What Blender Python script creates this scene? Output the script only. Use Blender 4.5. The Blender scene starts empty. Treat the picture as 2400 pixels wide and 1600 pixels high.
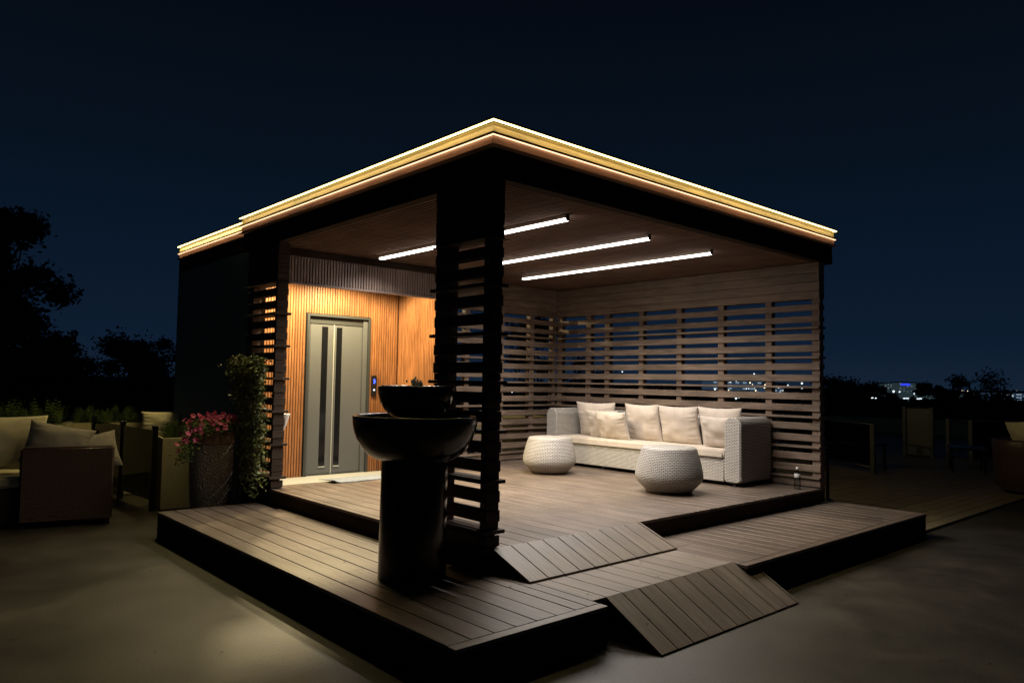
import bpy, bmesh, math, random
from mathutils import Vector, Matrix, noise as mnoise
random.seed(11)
S = bpy.context.scene
COL = S.collection
R = math.radians

# ------------------------------------------------------------------ camera
CAM = Vector((-3.34, -3.977, 1.572))
YAW, PITCH, ROLL = R(-41.803), R(3.115), R(0.936)
FPX = 1724.7
fw = Vector((-math.sin(YAW)*math.cos(PITCH), math.cos(YAW)*math.cos(PITCH), math.sin(PITCH)))
rt0 = Vector((math.cos(YAW), math.sin(YAW), 0)); up0 = rt0.cross(fw)
rt = rt0*math.cos(ROLL) + up0*math.sin(ROLL)
up = -rt0*math.sin(ROLL) + up0*math.cos(ROLL)
cd = bpy.data.cameras.new('camera'); cam = bpy.data.objects.new('camera', cd); COL.objects.link(cam)
M4 = Matrix((( rt.x, up.x, -fw.x, CAM.x), (rt.y, up.y, -fw.y, CAM.y), (rt.z, up.z, -fw.z, CAM.z), (0, 0, 0, 1)))
cam.matrix_world = M4
cd.sensor_width = 36; cd.lens = FPX/2400*36; cd.clip_start = 0.05; cd.clip_end = 20000
S.camera = cam

# ------------------------------------------------------------------ world: deep blue night sky
w = bpy.data.worlds.new('World'); S.world = w; w.use_nodes = True
w.cycles.sampling_method = 'NONE'
nt = w.node_tree; nt.nodes.clear()
wo = nt.nodes.new('ShaderNodeOutputWorld'); wb = nt.nodes.new('ShaderNodeBackground')
tc = nt.nodes.new('ShaderNodeTexCoord'); sx = nt.nodes.new('ShaderNodeSeparateXYZ')
cr = nt.nodes.new('ShaderNodeValToRGB')
nt.links.new(tc.outputs['Generated'], sx.inputs[0]); nt.links.new(sx.outputs['Z'], cr.inputs[0])
nt.links.new(cr.outputs[0], wb.inputs[0]); nt.links.new(wb.outputs[0], wo.inputs[0])
els = cr.color_ramp.elements
els[0].position = 0.0; els[0].color = (0.0072, 0.0165, 0.0345, 1)
els[1].position = 1.0; els[1].color = (0.0009, 0.0017, 0.0040, 1)
for pos, c in ((0.05, (0.0044, 0.0118, 0.0285)), (0.15, (0.0030, 0.0090, 0.0215)), (0.30, (0.0022, 0.0056, 0.0120)), (0.5, (0.0014, 0.0027, 0.0058))):
    e = els.new(pos); e.color = (*c, 1)
wb.inputs[1].default_value = 1.0
S.view_settings.view_transform = 'Standard'; S.view_settings.look = 'None'
S.view_settings.exposure = 0.0; S.view_settings.gamma = 1.0; S.view_settings.use_curve_mapping = False
S.cycles.use_denoising = True
S.cycles.max_bounces = 6; S.cycles.diffuse_bounces = 3; S.cycles.glossy_bounces = 3
S.cycles.transmission_bounces = 4; S.cycles.transparent_max_bounces = 8
S.cycles.sample_clamp_indirect = 1.5; S.cycles.caustics_reflective = False; S.cycles.caustics_refractive = False

LAMP_W = 68.0     # W of each linear lamp
LAMP = 9.0        # linear ceiling lamps
LED_W = 3.6        # W per metre of the upper strip
LED1 = 6.5        # upper yellow strip
LED2 = 2.6         # lower orange strip
HALL_W = 290.0      # hall downlights (W)
FLOOD_W = 90.0     # flood light behind the pavilion (W)

# ------------------------------------------------------------------ materials
def newmat(name):
    m = bpy.data.materials.new(name); m.use_nodes = True
    t = m.node_tree; b = t.nodes['Principled BSDF']; return m, t, b
def N(t, k, **kw):
    n = t.nodes.new(k)
    for a, v in kw.items(): setattr(n, a, v)
    return n
def plain(name, col, rough=0.6, metal=0.0, spec=0.5, bump=0.0, bscale=200, var=0.0, vscale=3, coat=0):
    m, t, b = newmat(name)
    b.inputs['Roughness'].default_value = rough; b.inputs['Metallic'].default_value = metal
    b.inputs['Specular IOR Level'].default_value = spec; b.inputs['Coat Weight'].default_value = coat
    b.inputs['Base Color'].default_value = (*col, 1)
    co = N(t, 'ShaderNodeTexCoord')
    if var:
        n = N(t, 'ShaderNodeTexNoise'); n.inputs['Scale'].default_value = vscale; n.inputs['Detail'].default_value = 6; n.inputs['Roughness'].default_value = 0.62
        t.links.new(co.outputs['Object'], n.inputs['Vector'])
        r = N(t, 'ShaderNodeValToRGB'); r.color_ramp.elements[0].position = 0.3; r.color_ramp.elements[1].position = 0.72
        r.color_ramp.elements[0].color = (*[c*(1-var) for c in col], 1); r.color_ramp.elements[1].color = (*[min(1, c*(1+var)) for c in col], 1)
        t.links.new(n.outputs['Fac'], r.inputs[0]); t.links.new(r.outputs[0], b.inputs['Base Color'])
    if bump:
        n = N(t, 'ShaderNodeTexNoise'); n.inputs['Scale'].default_value = bscale; n.inputs['Detail'].default_value = 4
        t.links.new(co.outputs['Object'], n.inputs['Vector'])
        bp = N(t, 'ShaderNodeBump'); bp.inputs['Strength'].default_value = bump; bp.inputs['Distance'].default_value = 0.01
        t.links.new(n.outputs['Fac'], bp.inputs['Height']); t.links.new(bp.outputs[0], b.inputs['Normal'])
    return m
def wood(name, c1, c2, rough=0.5, grain=1.0, bump=0.15, tone=0.25, groove=False, spots=False, spec=0.4):
    """length runs along local X"""
    m, t, b = newmat(name)
    co = N(t, 'ShaderNodeTexCoord'); oi = N(t, 'ShaderNodeObjectInfo')
    ad = N(t, 'ShaderNodeVectorMath', operation='ADD'); mu = N(t, 'ShaderNodeVectorMath', operation='MULTIPLY')
    sc = N(t, 'ShaderNodeVectorMath', operation='SCALE'); 
    cmb = N(t, 'ShaderNodeCombineXYZ')
    for i in range(3): t.links.new(oi.outputs['Random'], cmb.inputs[i])
    sc.inputs['Scale'].default_value = 37.0
    t.links.new(cmb.outputs[0], sc.inputs[0]); t.links.new(co.outputs['Object'], ad.inputs[0]); t.links.new(sc.outputs[0], ad.inputs[1])
    mu.inputs[1].default_value = (1.6, 22*grain, 22*grain); t.links.new(ad.outputs[0], mu.inputs[0])
    n = N(t, 'ShaderNodeTexNoise'); n.inputs['Scale'].default_value = 1.6; n.inputs['Detail'].default_value = 7; n.inputs['Roughness'].default_value = 0.6; n.inputs['Distortion'].default_value = 0.9
    t.links.new(mu.outputs[0], n.inputs['Vector'])
    r = N(t, 'ShaderNodeValToRGB'); r.color_ramp.elements[0].position = 0.32; r.color_ramp.elements[1].position = 0.68
    r.color_ramp.elements[0].color = (*c1, 1); r.color_ramp.elements[1].color = (*c2, 1)
    t.links.new(n.outputs['Fac'], r.inputs[0])
    # per-piece tone
    ma = N(t, 'ShaderNodeMath', operation='MULTIPLY_ADD'); ma.inputs[1].default_value = tone; ma.inputs[2].default_value = 1 - tone/2
    t.links.new(oi.outputs['Random'], ma.inputs[0])
    last = N(t, 'ShaderNodeVectorMath', operation='SCALE')
    t.links.new(r.outputs[0], last.inputs[0]); t.links.new(ma.outputs[0], last.inputs['Scale'])
    out = last.outputs[0]
    # broad weathering blotches in world space
    geo = N(t, 'ShaderNodeNewGeometry'); n2 = N(t, 'ShaderNodeTexNoise'); n2.inputs['Scale'].default_value = 1.7; n2.inputs['Detail'].default_value = 5
    t.links.new(geo.outputs['Position'], n2.inputs['Vector'])
    mr = N(t, 'ShaderNodeMapRange'); mr.inputs[1].default_value = 0.3; mr.inputs[2].default_value = 0.7; mr.inputs[3].default_value = 0.78; mr.inputs[4].default_value = 1.2
    t.links.new(n2.outputs['Fac'], mr.inputs[0])
    l2 = N(t, 'ShaderNodeVectorMath', operation='SCALE'); t.links.new(out, l2.inputs[0]); t.links.new(mr.outputs[0], l2.inputs['Scale']); out = l2.outputs[0]
    if spots:
        v = N(t, 'ShaderNodeTexVoronoi'); v.inputs['Scale'].default_value = 7; t.links.new(geo.outputs['Position'], v.inputs['Vector'])
        lt = N(t, 'ShaderNodeMath', operation='LESS_THAN'); lt.inputs[1].default_value = 0.065; t.links.new(v.outputs['Distance'], lt.inputs[0])
        mx = N(t, 'ShaderNodeMix', data_type='RGBA'); t.links.new(lt.outputs[0], mx.inputs['Factor']); t.links.new(out, mx.inputs['A'])
        mx.inputs['B'].default_value = (*[c*0.35 for c in c1], 1); out = mx.outputs['Result']
    t.links.new(out, b.inputs['Base Color'])
    b.inputs['Specular IOR Level'].default_value = spec
    rr = N(t, 'ShaderNodeMapRange'); rr.inputs[3].default_value = rough-0.1; rr.inputs[4].default_value = rough+0.12
    t.links.new(n2.outputs['Fac'], rr.inputs[0]); t.links.new(rr.outputs[0], b.inputs['Roughness'])
    bp = N(t, 'ShaderNodeBump'); bp.inputs['Strength'].default_value = bump; bp.inputs['Distance'].default_value = 0.004
    t.links.new(n.outputs['Fac'], bp.inputs['Height']); t.links.new(bp.outputs[0], b.inputs['Normal'])
    return m
def wicker(name, c_strand, c_gap_shade, bw=0.042, bh=0.017, rough=0.5):
    m, t, b = newmat(name)
    uv = N(t, 'ShaderNodeUVMap'); br = N(t, 'ShaderNodeTexBrick'); br.offset = 0.5; br.squash = 1
    br.inputs['Scale'].default_value = 1; br.inputs['Brick Width'].default_value = bw; br.inputs['Row Height'].default_value = bh
    br.inputs['Mortar Size'].default_value = bh*0.21; br.inputs['Mortar Smooth'].default_value = 0.6
    br.inputs['Color1'].default_value = (*c_strand, 1); br.inputs['Color2'].default_value = (*[c*0.86 for c in c_strand], 1); br.inputs['Mortar'].default_value = (*c_gap_shade, 1)  # the cavity shade between strands is put into the mortar colour
    t.links.new(uv.outputs[0], br.inputs['Vector']); t.links.new(br.outputs['Color'], b.inputs['Base Color'])
    inv = N(t, 'ShaderNodeMath', operation='SUBTRACT'); inv.inputs[0].default_value = 1; t.links.new(br.outputs['Fac'], inv.inputs[1])
    bp = N(t, 'ShaderNodeBump'); bp.inputs['Strength'].default_value = 1.0; bp.inputs['Distance'].default_value = 0.006
    t.links.new(inv.outputs[0], bp.inputs['Height']); t.links.new(bp.outputs[0], b.inputs['Normal'])
    b.inputs['Roughness'].default_value = rough
    return m
def emit(name, col, strength, samp='NONE'):
    m, t, b = newmat(name)
    m.cycles.emission_sampling = samp
    b.inputs['Base Color'].default_value = (0, 0, 0, 1); b.inputs['Specular IOR Level'].default_value = 0
    b.inputs['Emission Color'].default_value = (*col, 1); b.inputs['Emission Strength'].default_value = strength
    return m
def fabric(name, col, sc=900):
    m, t, b = newmat(name)
    co = N(t, 'ShaderNodeTexCoord'); n = N(t, 'ShaderNodeTexNoise'); n.inputs['Scale'].default_value = 9; n.inputs['Detail'].default_value = 6
    t.links.new(co.outputs['Object'], n.inputs['Vector'])
    r = N(t, 'ShaderNodeValToRGB'); r.color_ramp.elements[0].position = 0.3; r.color_ramp.elements[1].position = 0.7
    r.color_ramp.elements[0].color = (*[c*0.9 for c in col], 1); r.color_ramp.elements[1].color = (*[c*1.05 for c in col], 1)
    t.links.new(n.outputs['Fac'], r.inputs[0]); t.links.new(r.outputs[0], b.inputs['Base Color'])
    n2 = N(t, 'ShaderNodeTexNoise'); n2.inputs['Scale'].default_value = sc; t.links.new(co.outputs['Object'], n2.inputs['Vector'])
    bp = N(t, 'ShaderNodeBump'); bp.inputs['Strength'].default_value = 0.25; bp.inputs['Distance'].default_value = 0.002
    t.links.new(n2.outputs['Fac'], bp.inputs['Height']); t.links.new(bp.outputs[0], b.inputs['Normal'])
    b.inputs['Roughness'].default_value = 0.9; b.inputs['Sheen Weight'].default_value = 0.15
    return m
def glassmat(name, tint=(0.9, 0.95, 0.95), alpha=0.12):
    m, t, b = newmat(name)
    out = t.nodes['Material Output']
    tr = N(t, 'ShaderNodeBsdfTransparent'); tr.inputs[0].default_value = (*tint, 1)
    gl = N(t, 'ShaderNodeBsdfGlossy'); gl.inputs['Roughness'].default_value = 0.03
    fr = N(t, 'ShaderNodeFresnel'); fr.inputs[0].default_value = 1.45
    mx = N(t, 'ShaderNodeMixShader'); t.links.new(fr.outputs[0], mx.inputs[0]); t.links.new(tr.outputs[0], mx.inputs[1]); t.links.new(gl.outputs[0], mx.inputs[2])
    t.links.new(mx.outputs[0], out.inputs['Surface']); return m

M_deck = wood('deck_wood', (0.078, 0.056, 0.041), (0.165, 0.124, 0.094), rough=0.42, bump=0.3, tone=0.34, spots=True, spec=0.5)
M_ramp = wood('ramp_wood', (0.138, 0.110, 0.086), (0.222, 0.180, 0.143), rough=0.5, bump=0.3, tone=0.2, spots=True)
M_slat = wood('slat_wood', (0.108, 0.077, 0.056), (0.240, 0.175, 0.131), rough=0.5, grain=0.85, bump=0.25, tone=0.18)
M_post = wood('post_wood', (0.140, 0.094, 0.068), (0.215, 0.148, 0.108), rough=0.55, bump=0.15, tone=0.1)
M_dark = wood('dark_edge_wood', (0.030, 0.021, 0.016), (0.050, 0.036, 0.028), rough=0.9, bump=0.2, tone=0.2, spec=0.05)
M_colw = wood('shaded_column_wood', (0.038, 0.026, 0.019), (0.080, 0.055, 0.040), rough=0.75, grain=0.85, bump=0.25, tone=0.18, spec=0.15)  # darker slat wood; the columns' shade is put into its colour
M_ceil = wood('ceiling_wood', (0.125, 0.078, 0.060), (0.190, 0.124, 0.098), rough=0.85, bump=0.1, tone=0.2, spec=0.1)
M_head = wood('header_wood', (0.215, 0.158, 0.138), (0.320, 0.240, 0.210), rough=0.5, bump=0.15, tone=0.2)
M_teak = wood('teak_cladding', (0.135, 0.052, 0.018), (0.285, 0.118, 0.042), rough=0.45, grain=1.0, bump=0.15, tone=0.28)
M_tbk = wood('teak_backing', (0.05, 0.018, 0.006), (0.08, 0.03, 0.01))
M_fas1 = wood('fascia_wood', (0.15, 0.100, 0.042), (0.33, 0.228, 0.100), rough=0.5, grain=1.2, bump=0.5, tone=0.1)
M_fas2 = wood('fascia_wood_lower', (0.50, 0.33, 0.24), (0.64, 0.44, 0.33), rough=0.5, grain=0.8, bump=0.2, tone=0.1)
M_black = plain('black_substrate', (0.006, 0.006, 0.006), 0.8)
M_blackm = plain('black_metal', (0.012, 0.012, 0.013), 0.35, 0.4)
M_fount = plain('black_glazed_stone', (0.0045, 0.0048, 0.005), 0.22, 0, 0.4, bump=0.12, bscale=30, coat=0.1)
M_wall = plain('dark_render', (0.075, 0.135, 0.135), 0.75, bump=0.1, bscale=60, var=0.15)
M_white = plain('pale_threshold', (0.34, 0.34, 0.31), 0.5, var=0.06)
M_door = plain('brushed_grey_steel', (0.078, 0.080, 0.082), 0.45, 0.0, 0.3, var=0.08, vscale=1.2)
M_doorf = plain('dark_grey_frame', (0.035, 0.037, 0.036), 0.4, 0.2)
M_seam = plain('bright_edge_metal', (0.42, 0.42, 0.38), 0.35, 0.3)
M_dglass = plain('dark_door_glass', (0.006, 0.006, 0.007), 0.10, 0, 0.25)
M_mat = plain('grey_mat', (0.20, 0.22, 0.24), 0.9, bump=0.6, bscale=300, var=0.25, vscale=14)
M_fab = fabric('beige_fabric', (0.50, 0.43, 0.365))
M_seatf = fabric('seat_fabric', (0.50, 0.43, 0.35))
M_cream = fabric('cream_fabric', (0.78, 0.70, 0.45))
M_grayc = fabric('grey_fabric', (0.34, 0.30, 0.24))
M_wick = wicker('white_wicker', (0.56, 0.525, 0.475), (0.06, 0.05, 0.042))
M_wick2 = wicker('pouf_wicker', (0.55, 0.515, 0.47), (0.035, 0.028, 0.024), bw=0.046, bh=0.0175)
M_wickd = wicker('brown_wicker', (0.13, 0.075, 0.052), (0.010, 0.006, 0.004), bw=0.04, bh=0.018, rough=0.35)
M_planter = plain('cream_planter', (0.64, 0.58, 0.34), 0.8, bump=0.3, bscale=90, var=0.12, vscale=6)
M_leaf = plain('vine_leaf', (0.14, 0.165, 0.045), 0.4, var=0.55, vscale=14)
M_leaf2 = plain('fern_leaf', (0.10, 0.15, 0.03), 0.6, var=0.4, vscale=9)
M_tree = plain('tree_foliage', (0.045, 0.060, 0.035), 0.8, var=0.5, vscale=0.8)
M_bark = plain('bark', (0.06, 0.045, 0.035), 0.9, bump=0.6, bscale=12)
M_pink = plain('petal_pink', (0.66, 0.10, 0.24), 0.6, var=0.2, vscale=30)
M_pinkd = plain('petal_magenta', (0.58, 0.06, 0.19), 0.6, var=0.3, vscale=30)
M_throat = plain('petal_throat', (0.78, 0.62, 0.42), 0.6)
M_wcon = plain('white_ceramic', (0.75, 0.74, 0.70), 0.35)
M_steel = plain('rail_metal', (0.06, 0.06, 0.056), 0.4, 0.4)
M_label = plain('bottle_label', (0.55, 0.56, 0.55), 0.5)
M_glass = glassmat('clear_glass')
M_frost = plain('pale_glass_panel', (0.10, 0.10, 0.075), 0.35)

def stone_pot():
    m, t, b = newmat('hammered_stone'); co = N(t, 'ShaderNodeTexCoord')
    v = N(t, 'ShaderNodeTexVoronoi'); v.inputs['Scale'].default_value = 52; n = N(t, 'ShaderNodeTexNoise'); n.inputs['Scale'].default_value = 40; n.inputs['Detail'].default_value = 5
    n.inputs['Distortion'].default_value = 1.5
    for k in (v, n): t.links.new(co.outputs['Object'], k.inputs['Vector'])
    ad = N(t, 'ShaderNodeMath', operation='MULTIPLY'); t.links.new(v.outputs['Distance'], ad.inputs[0]); t.links.new(n.outputs['Fac'], ad.inputs[1])
    bp = N(t, 'ShaderNodeBump'); bp.inputs['Strength'].default_value = 1; bp.inputs['Distance'].default_value = 0.05
    t.links.new(ad.outputs[0], bp.inputs['Height']); t.links.new(bp.outputs[0], b.inputs['Normal'])
    b.inputs['Base Color'].default_value = (0.27, 0.24, 0.215, 1); b.inputs['Roughness'].default_value = 0.45
    return m
M_stone = stone_pot()
M_terra = plain('brown_rim', (0.16, 0.085, 0.055), 0.5, var=0.25, vscale=8)

def concrete():
    m, t, b = newmat('terrace_concrete')
    g = N(t, 'ShaderNodeNewGeometry')
    n1 = N(t, 'ShaderNodeTexNoise'); n1.inputs['Scale'].default_value = 0.9; n1.inputs['Detail'].default_value = 8; n1.inputs['Roughness'].default_value = 0.55
    n2 = N(t, 'ShaderNodeTexNoise'); n2.inputs['Scale'].default_value = 60; n2.inputs['Detail'].default_value = 6; n2.inputs['Roughness'].default_value = 0.75
    n3 = N(t, 'ShaderNodeTexNoise'); n3.inputs['Scale'].default_value = 2.3; n3.inputs['Detail'].default_value = 6; n3.inputs['Distortion'].default_value = 0.6
    for n in (n1, n2, n3): t.links.new(g.outputs['Position'], n.inputs['Vector'])
    r = N(t, 'ShaderNodeValToRGB'); r.color_ramp.elements[0].position = 0.32; r.color_ramp.elements[1].position = 0.7
    r.color_ramp.elements[0].color = (0.022, 0.018, 0.012, 1); r.color_ramp.elements[1].color = (0.060, 0.051, 0.035, 1)
    t.links.new(n1.outputs['Fac'], r.inputs[0])
    def mulr(src, fac, a, b_, lo, hi):
        mr = N(t, 'ShaderNodeMapRange'); mr.inputs[1].default_value = a; mr.inputs[2].default_value = b_; mr.inputs[3].default_value = lo; mr.inputs[4].default_value = hi
        t.links.new(fac, mr.inputs[0]); s = N(t, 'ShaderNodeVectorMath', operation='SCALE'); t.links.new(src, s.inputs[0]); t.links.new(mr.outputs[0], s.inputs['Scale']); return s.outputs[0]
    c = mulr(r.outputs[0], n2.outputs['Fac'], 0.35, 0.65, 0.45, 1.6); c = mulr(c, n3.outputs['Fac'], 0.3, 0.7, 0.74, 1.2)
    v = N(t, 'ShaderNodeTexVoronoi'); v.inputs['Scale'].default_value = 3.1; t.links.new(g.outputs['Position'], v.inputs['Vector'])
    lt = N(t, 'ShaderNodeMath', operation='LESS_THAN'); lt.inputs[1].default_value = 0.03; t.links.new(v.outputs['Distance'], lt.inputs[0])
    mx = N(t, 'ShaderNodeMix', data_type='RGBA'); t.links.new(lt.outputs[0], mx.inputs['Factor']); t.links.new(c, mx.inputs['A']); mx.inputs['B'].default_value = (0.03, 0.025, 0.02, 1)
    t.links.new(mx.outputs['Result'], b.inputs['Base Color'])
    rg = N(t, 'ShaderNodeMapRange'); rg.inputs[1].default_value = 0.3; rg.inputs[2].default_value = 0.7; rg.inputs[3].default_value = 0.44; rg.inputs[4].default_value = 0.52
    t.links.new(n3.outputs['Fac'], rg.inputs[0]); t.links.new(rg.outputs[0], b.inputs['Roughness']); b.inputs['Specular IOR Level'].default_value = 0.5
    bp = N(t, 'ShaderNodeBump'); bp.inputs['Strength'].default_value = 0.35; bp.inputs['Distance'].default_value = 0.004
    t.links.new(n2.outputs['Fac'], bp.inputs['Height']); t.links.new(bp.outputs[0], b.inputs['Normal'])
    return m
M_conc = concrete()
M_land = plain('dark_land', (0.035, 0.035, 0.03), 0.95, var=0.4, vscale=0.01)
M_far = plain('far_deck_wood', (0.19, 0.15, 0.095), 0.55, var=0.2, vscale=2)
M_lamp = emit('lamp_diffuser', (1.0, 0.93, 0.87), LAMP, 'FRONT_BACK')
M_led1 = emit('yellow_led', (1.0, 0.77, 0.25), LED1)
M_led1b = emit('yellow_led_shaft', (1.0, 0.77, 0.25), LED1)
M_led1c = emit('yellow_led_far', (1.0, 0.77, 0.25), LED1)
M_led2 = emit('orange_led', (1.0, 0.58, 0.32), LED2)
M_down = emit('downlight_disc', (1.0, 0.78, 0.45), 5)
M_blue = emit('blue_display', (0.06, 0.12, 1.0), 5)
M_btn = emit('button_light', (0.9, 0.95, 1.0), 1.2)

# ------------------------------------------------------------------ helpers
def setp(o, label=None, cat=None, group=None, kind=None):
    if label: o['label'] = label
    if cat: o['category'] = cat
    if group: o['group'] = group
    if kind: o['kind'] = kind
    return o
def empty(name, loc=(0, 0, 0), rz=0, **kw):
    o = bpy.data.objects.new(name, None); COL.objects.link(o); o.location = loc; o.rotation_euler.z = rz
    o.empty_display_size = 0.1
    return setp(o, **kw)
def link(name, me, mat, parent=None, loc=(0, 0, 0), rot=(0, 0, 0), **kw):
    if mat is not None and not me.materials: me.materials.append(mat)
    o = bpy.data.objects.new(name, me); COL.objects.link(o)
    if parent is not None: o.parent = parent
    o.location = loc; o.rotation_euler = rot
    return setp(o, **kw)
CACHE = {}
def boxmesh(l, wd, h, mat, bev=0.002):
    k = (round(l, 4), round(wd, 4), round(h, 4), mat.name, bev)
    if k in CACHE: return CACHE[k]
    bm = bmesh.new(); bmesh.ops.create_cube(bm, size=1)
    bmesh.ops.scale(bm, vec=(l, wd, h), verts=bm.verts)
    if bev: bmesh.ops.bevel(bm, geom=bm.edges[:], offset=min(bev, l/3, wd/3, h/3), segments=1, affect='EDGES')
    me = bpy.data.meshes.new('box'); bm.to_mesh(me); bm.free(); me.materials.append(mat); CACHE[k] = me
    return me
def slab(name, x0, x1, y0, y1, z0, z1, mat, parent=None, bev=0.002, **kw):
    """box between the given bounds (in the parent's frame); grain along its longest side"""
    dx, dy, dz = x1-x0, y1-y0, z1-z0
    c = ((x0+x1)/2, (y0+y1)/2, (z0+z1)/2)
    if dx >= dy and dx >= dz: me = boxmesh(dx, dy, dz, mat, bev); rot = (0, 0, 0)
    elif dy >= dz: me = boxmesh(dy, dx, dz, mat, bev); rot = (0, 0, R(90))
    else: me = boxmesh(dz, dy, dx, mat, bev); rot = (0, R(-90), 0)
    return link(name, me, None, parent, c, rot, **kw)
def meshobj(name, vs, fs, mat, parent=None, smooth=False, **kw):
    me = bpy.data.meshes.new(name); me.from_pydata(vs, [], fs); me.update()
    if smooth: me.polygons.foreach_set('use_smooth', [True]*len(me.polygons))
    return link(name, me, mat, parent, **kw)
def frombm(name, bm, mat, parent=None, smooth=False, **kw):
    me = bpy.data.meshes.new(name); bm.to_mesh(me); bm.free()
    if smooth: me.polygons.foreach_set('use_smooth', [True]*len(me.polygons))
    return link(name, me, mat, parent, **kw)
def lathe_mesh(prof, seg=48, name='lathe'):
    vs, fs, uvs = [], [], []
    arc = [0]
    for i in range(1, len(prof)): arc.append(arc[-1] + math.dist(prof[i], prof[i-1]))
    for r_, z in prof:
        for k in range(seg):
            a = 2*math.pi*k/seg; vs.append((r_*math.cos(a), r_*math.sin(a), z))
    n = len(prof)
    for i in range(n-1):
        for k in range(seg):
            k2 = (k+1) % seg
            fs.append((i*seg+k, i*seg+k2, (i+1)*seg+k2, (i+1)*seg+k))
            uvs += [(k/seg, arc[i]), ((k+1)/seg, arc[i]), ((k+1)/seg, arc[i+1]), (k/seg, arc[i+1])]
    me = bpy.data.meshes.new(name); me.from_pydata(vs, [], fs)
    rm = max(p[0] for p in prof); L = 2*math.pi*rm
    L = round(L/0.046)*0.046
    u = me.uv_layers.new(name='UVMap')
    for i, c in enumerate(uvs): u.data[i].uv = (c[0]*L, c[1])
    me.polygons.foreach_set('use_smooth', [True]*len(me.polygons)); me.update()
    return me
def boxuv(me):
    u = me.uv_layers.new(name='UVMap') if not me.uv_layers else me.uv_layers[0]
    for p in me.polygons:
        n = p.normal
        for li in p.loop_indices:
            c = me.vertices[me.loops[li].vertex_index].co
            if abs(n.z) > 0.75: u.data[li].uv = (c.y, c.x)
            elif abs(n.x) > abs(n.y): u.data[li].uv = (c.y, c.z)
            else: u.data[li].uv = (c.x, c.z)
def prism(pts, a0, a1, axis, mat, name, parent=None, bev=0.0, smooth=False, uv=False, **kw):
    """extrude closed outline pts (p,q) along axis from a0 to a1; axis 'x': (y,z), 'y': (x,z), 'z': (x,y)"""
    def v(p, a):
        return {'x': (a, p[0], p[1]), 'y': (p[0], a, p[1]), 'z': (p[0], p[1], a)}[axis]
    bm = bmesh.new(); A = [bm.verts.new(v(p, a0)) for p in pts]; B = [bm.verts.new(v(p, a1)) for p in pts]
    n = len(pts); fa = bm.faces.new(A); fb = bm.faces.new(B)
    for i in range(n): bm.faces.new((A[i], A[(i+1) % n], B[(i+1) % n], B[i]))
    bmesh.ops.recalc_face_normals(bm, faces=bm.faces)
    if bev:
        ed = [e for e in bm.edges if (fa in e.link_faces or fb in e.link_faces)]
        bmesh.ops.bevel(bm, geom=ed, offset=bev, segments=3, affect='EDGES')
    me = bpy.data.meshes.new(name); bm.to_mesh(me); bm.free()
    if smooth:
        me.polygons.foreach_set('use_smooth', [True]*len(me.polygons))
        try: me.set_sharp_from_angle(angle=R(50))
        except Exception: pass
    if uv: boxuv(me)
    return link(name, me, mat, parent, **kw)
def tube(name, pts, r, mat, parent=None, seg=8, **kw):
    bm = bmesh.new(); rings = []
    P = [Vector(p) for p in pts]
    for i, p in enumerate(P):
        d = (P[min(i+1, len(P)-1)] - P[max(i-1, 0)]).normalized()
        a = d.orthogonal().normalized(); b = d.cross(a)
        if i and rings:
            # keep frames aligned
            a = (pa - d*pa.dot(d)).normalized(); b = d.cross(a)
        pa = a
        rr = r[i] if isinstance(r, (list, tuple)) else r
        rings.append([bm.verts.new(p + a*rr*math.cos(2*math.pi*k/seg) + b*rr*math.sin(2*math.pi*k/seg)) for k in range(seg)])
    for i in range(len(P)-1):
        for k in range(seg): bm.faces.new((rings[i][k], rings[i][(k+1) % seg], rings[i+1][(k+1) % seg], rings[i+1][k]))
    bm.faces.new(rings[0][::-1]); bm.faces.new(rings[-1])
    return frombm(name, bm, mat, parent, smooth=True, **kw)
def az(px, D, z=0.0):
    """a place D metres from the camera on the bearing of column px"""
    d = fw + rt*((px-1200)/FPX); d.z = 0; d.normalize()
    return Vector((CAM.x + d.x*D, CAM.y + d.y*D, z))

# ------------------------------------------------------------------ key dimensions (metres)
Z1, Z2, ZH = 0.241, 0.400, 0.299
X1, Y1, YH, YE, YD = 5.012, 4.281, 3.834, 4.966, 3.734
ZC = 3.031
PX0, PY0, PX1, PY1 = -1.05, -1.034, 5.254, 3.75
PITCHB = 0.157

# ------------------------------------------------------------------ ground
slab('terrace_floor', -14, 24, -9, 19, -0.3, 0, M_conc, bev=0, kind='structure')
meshobj('land', [(-9000, -9000, -9), (9000, -9000, -9), (9000, 9000, -9), (-9000, 9000, -9)], [(0, 1, 2, 3)], M_land, kind='structure')
fd = empty('terrace_boards', kind='structure', label='dark wooden boards laid on the terrace right of the pavilion')
y = -0.95
k = 0
while y < 9:
    xs = 5.30 + (0.25 if k % 2 else 0)
    cut = 5.32
    seg = [(cut, 9.0 + (k % 3)*0.9), (9.0 + (k % 3)*0.9 + 0.006, 15.5)]
    for a, b in seg: slab('plank', a, b, y, y+0.148, 0.004, 0.028 + 0.001*(k % 2), M_far, fd, bev=0)
    y += 0.156; k += 1

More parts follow.
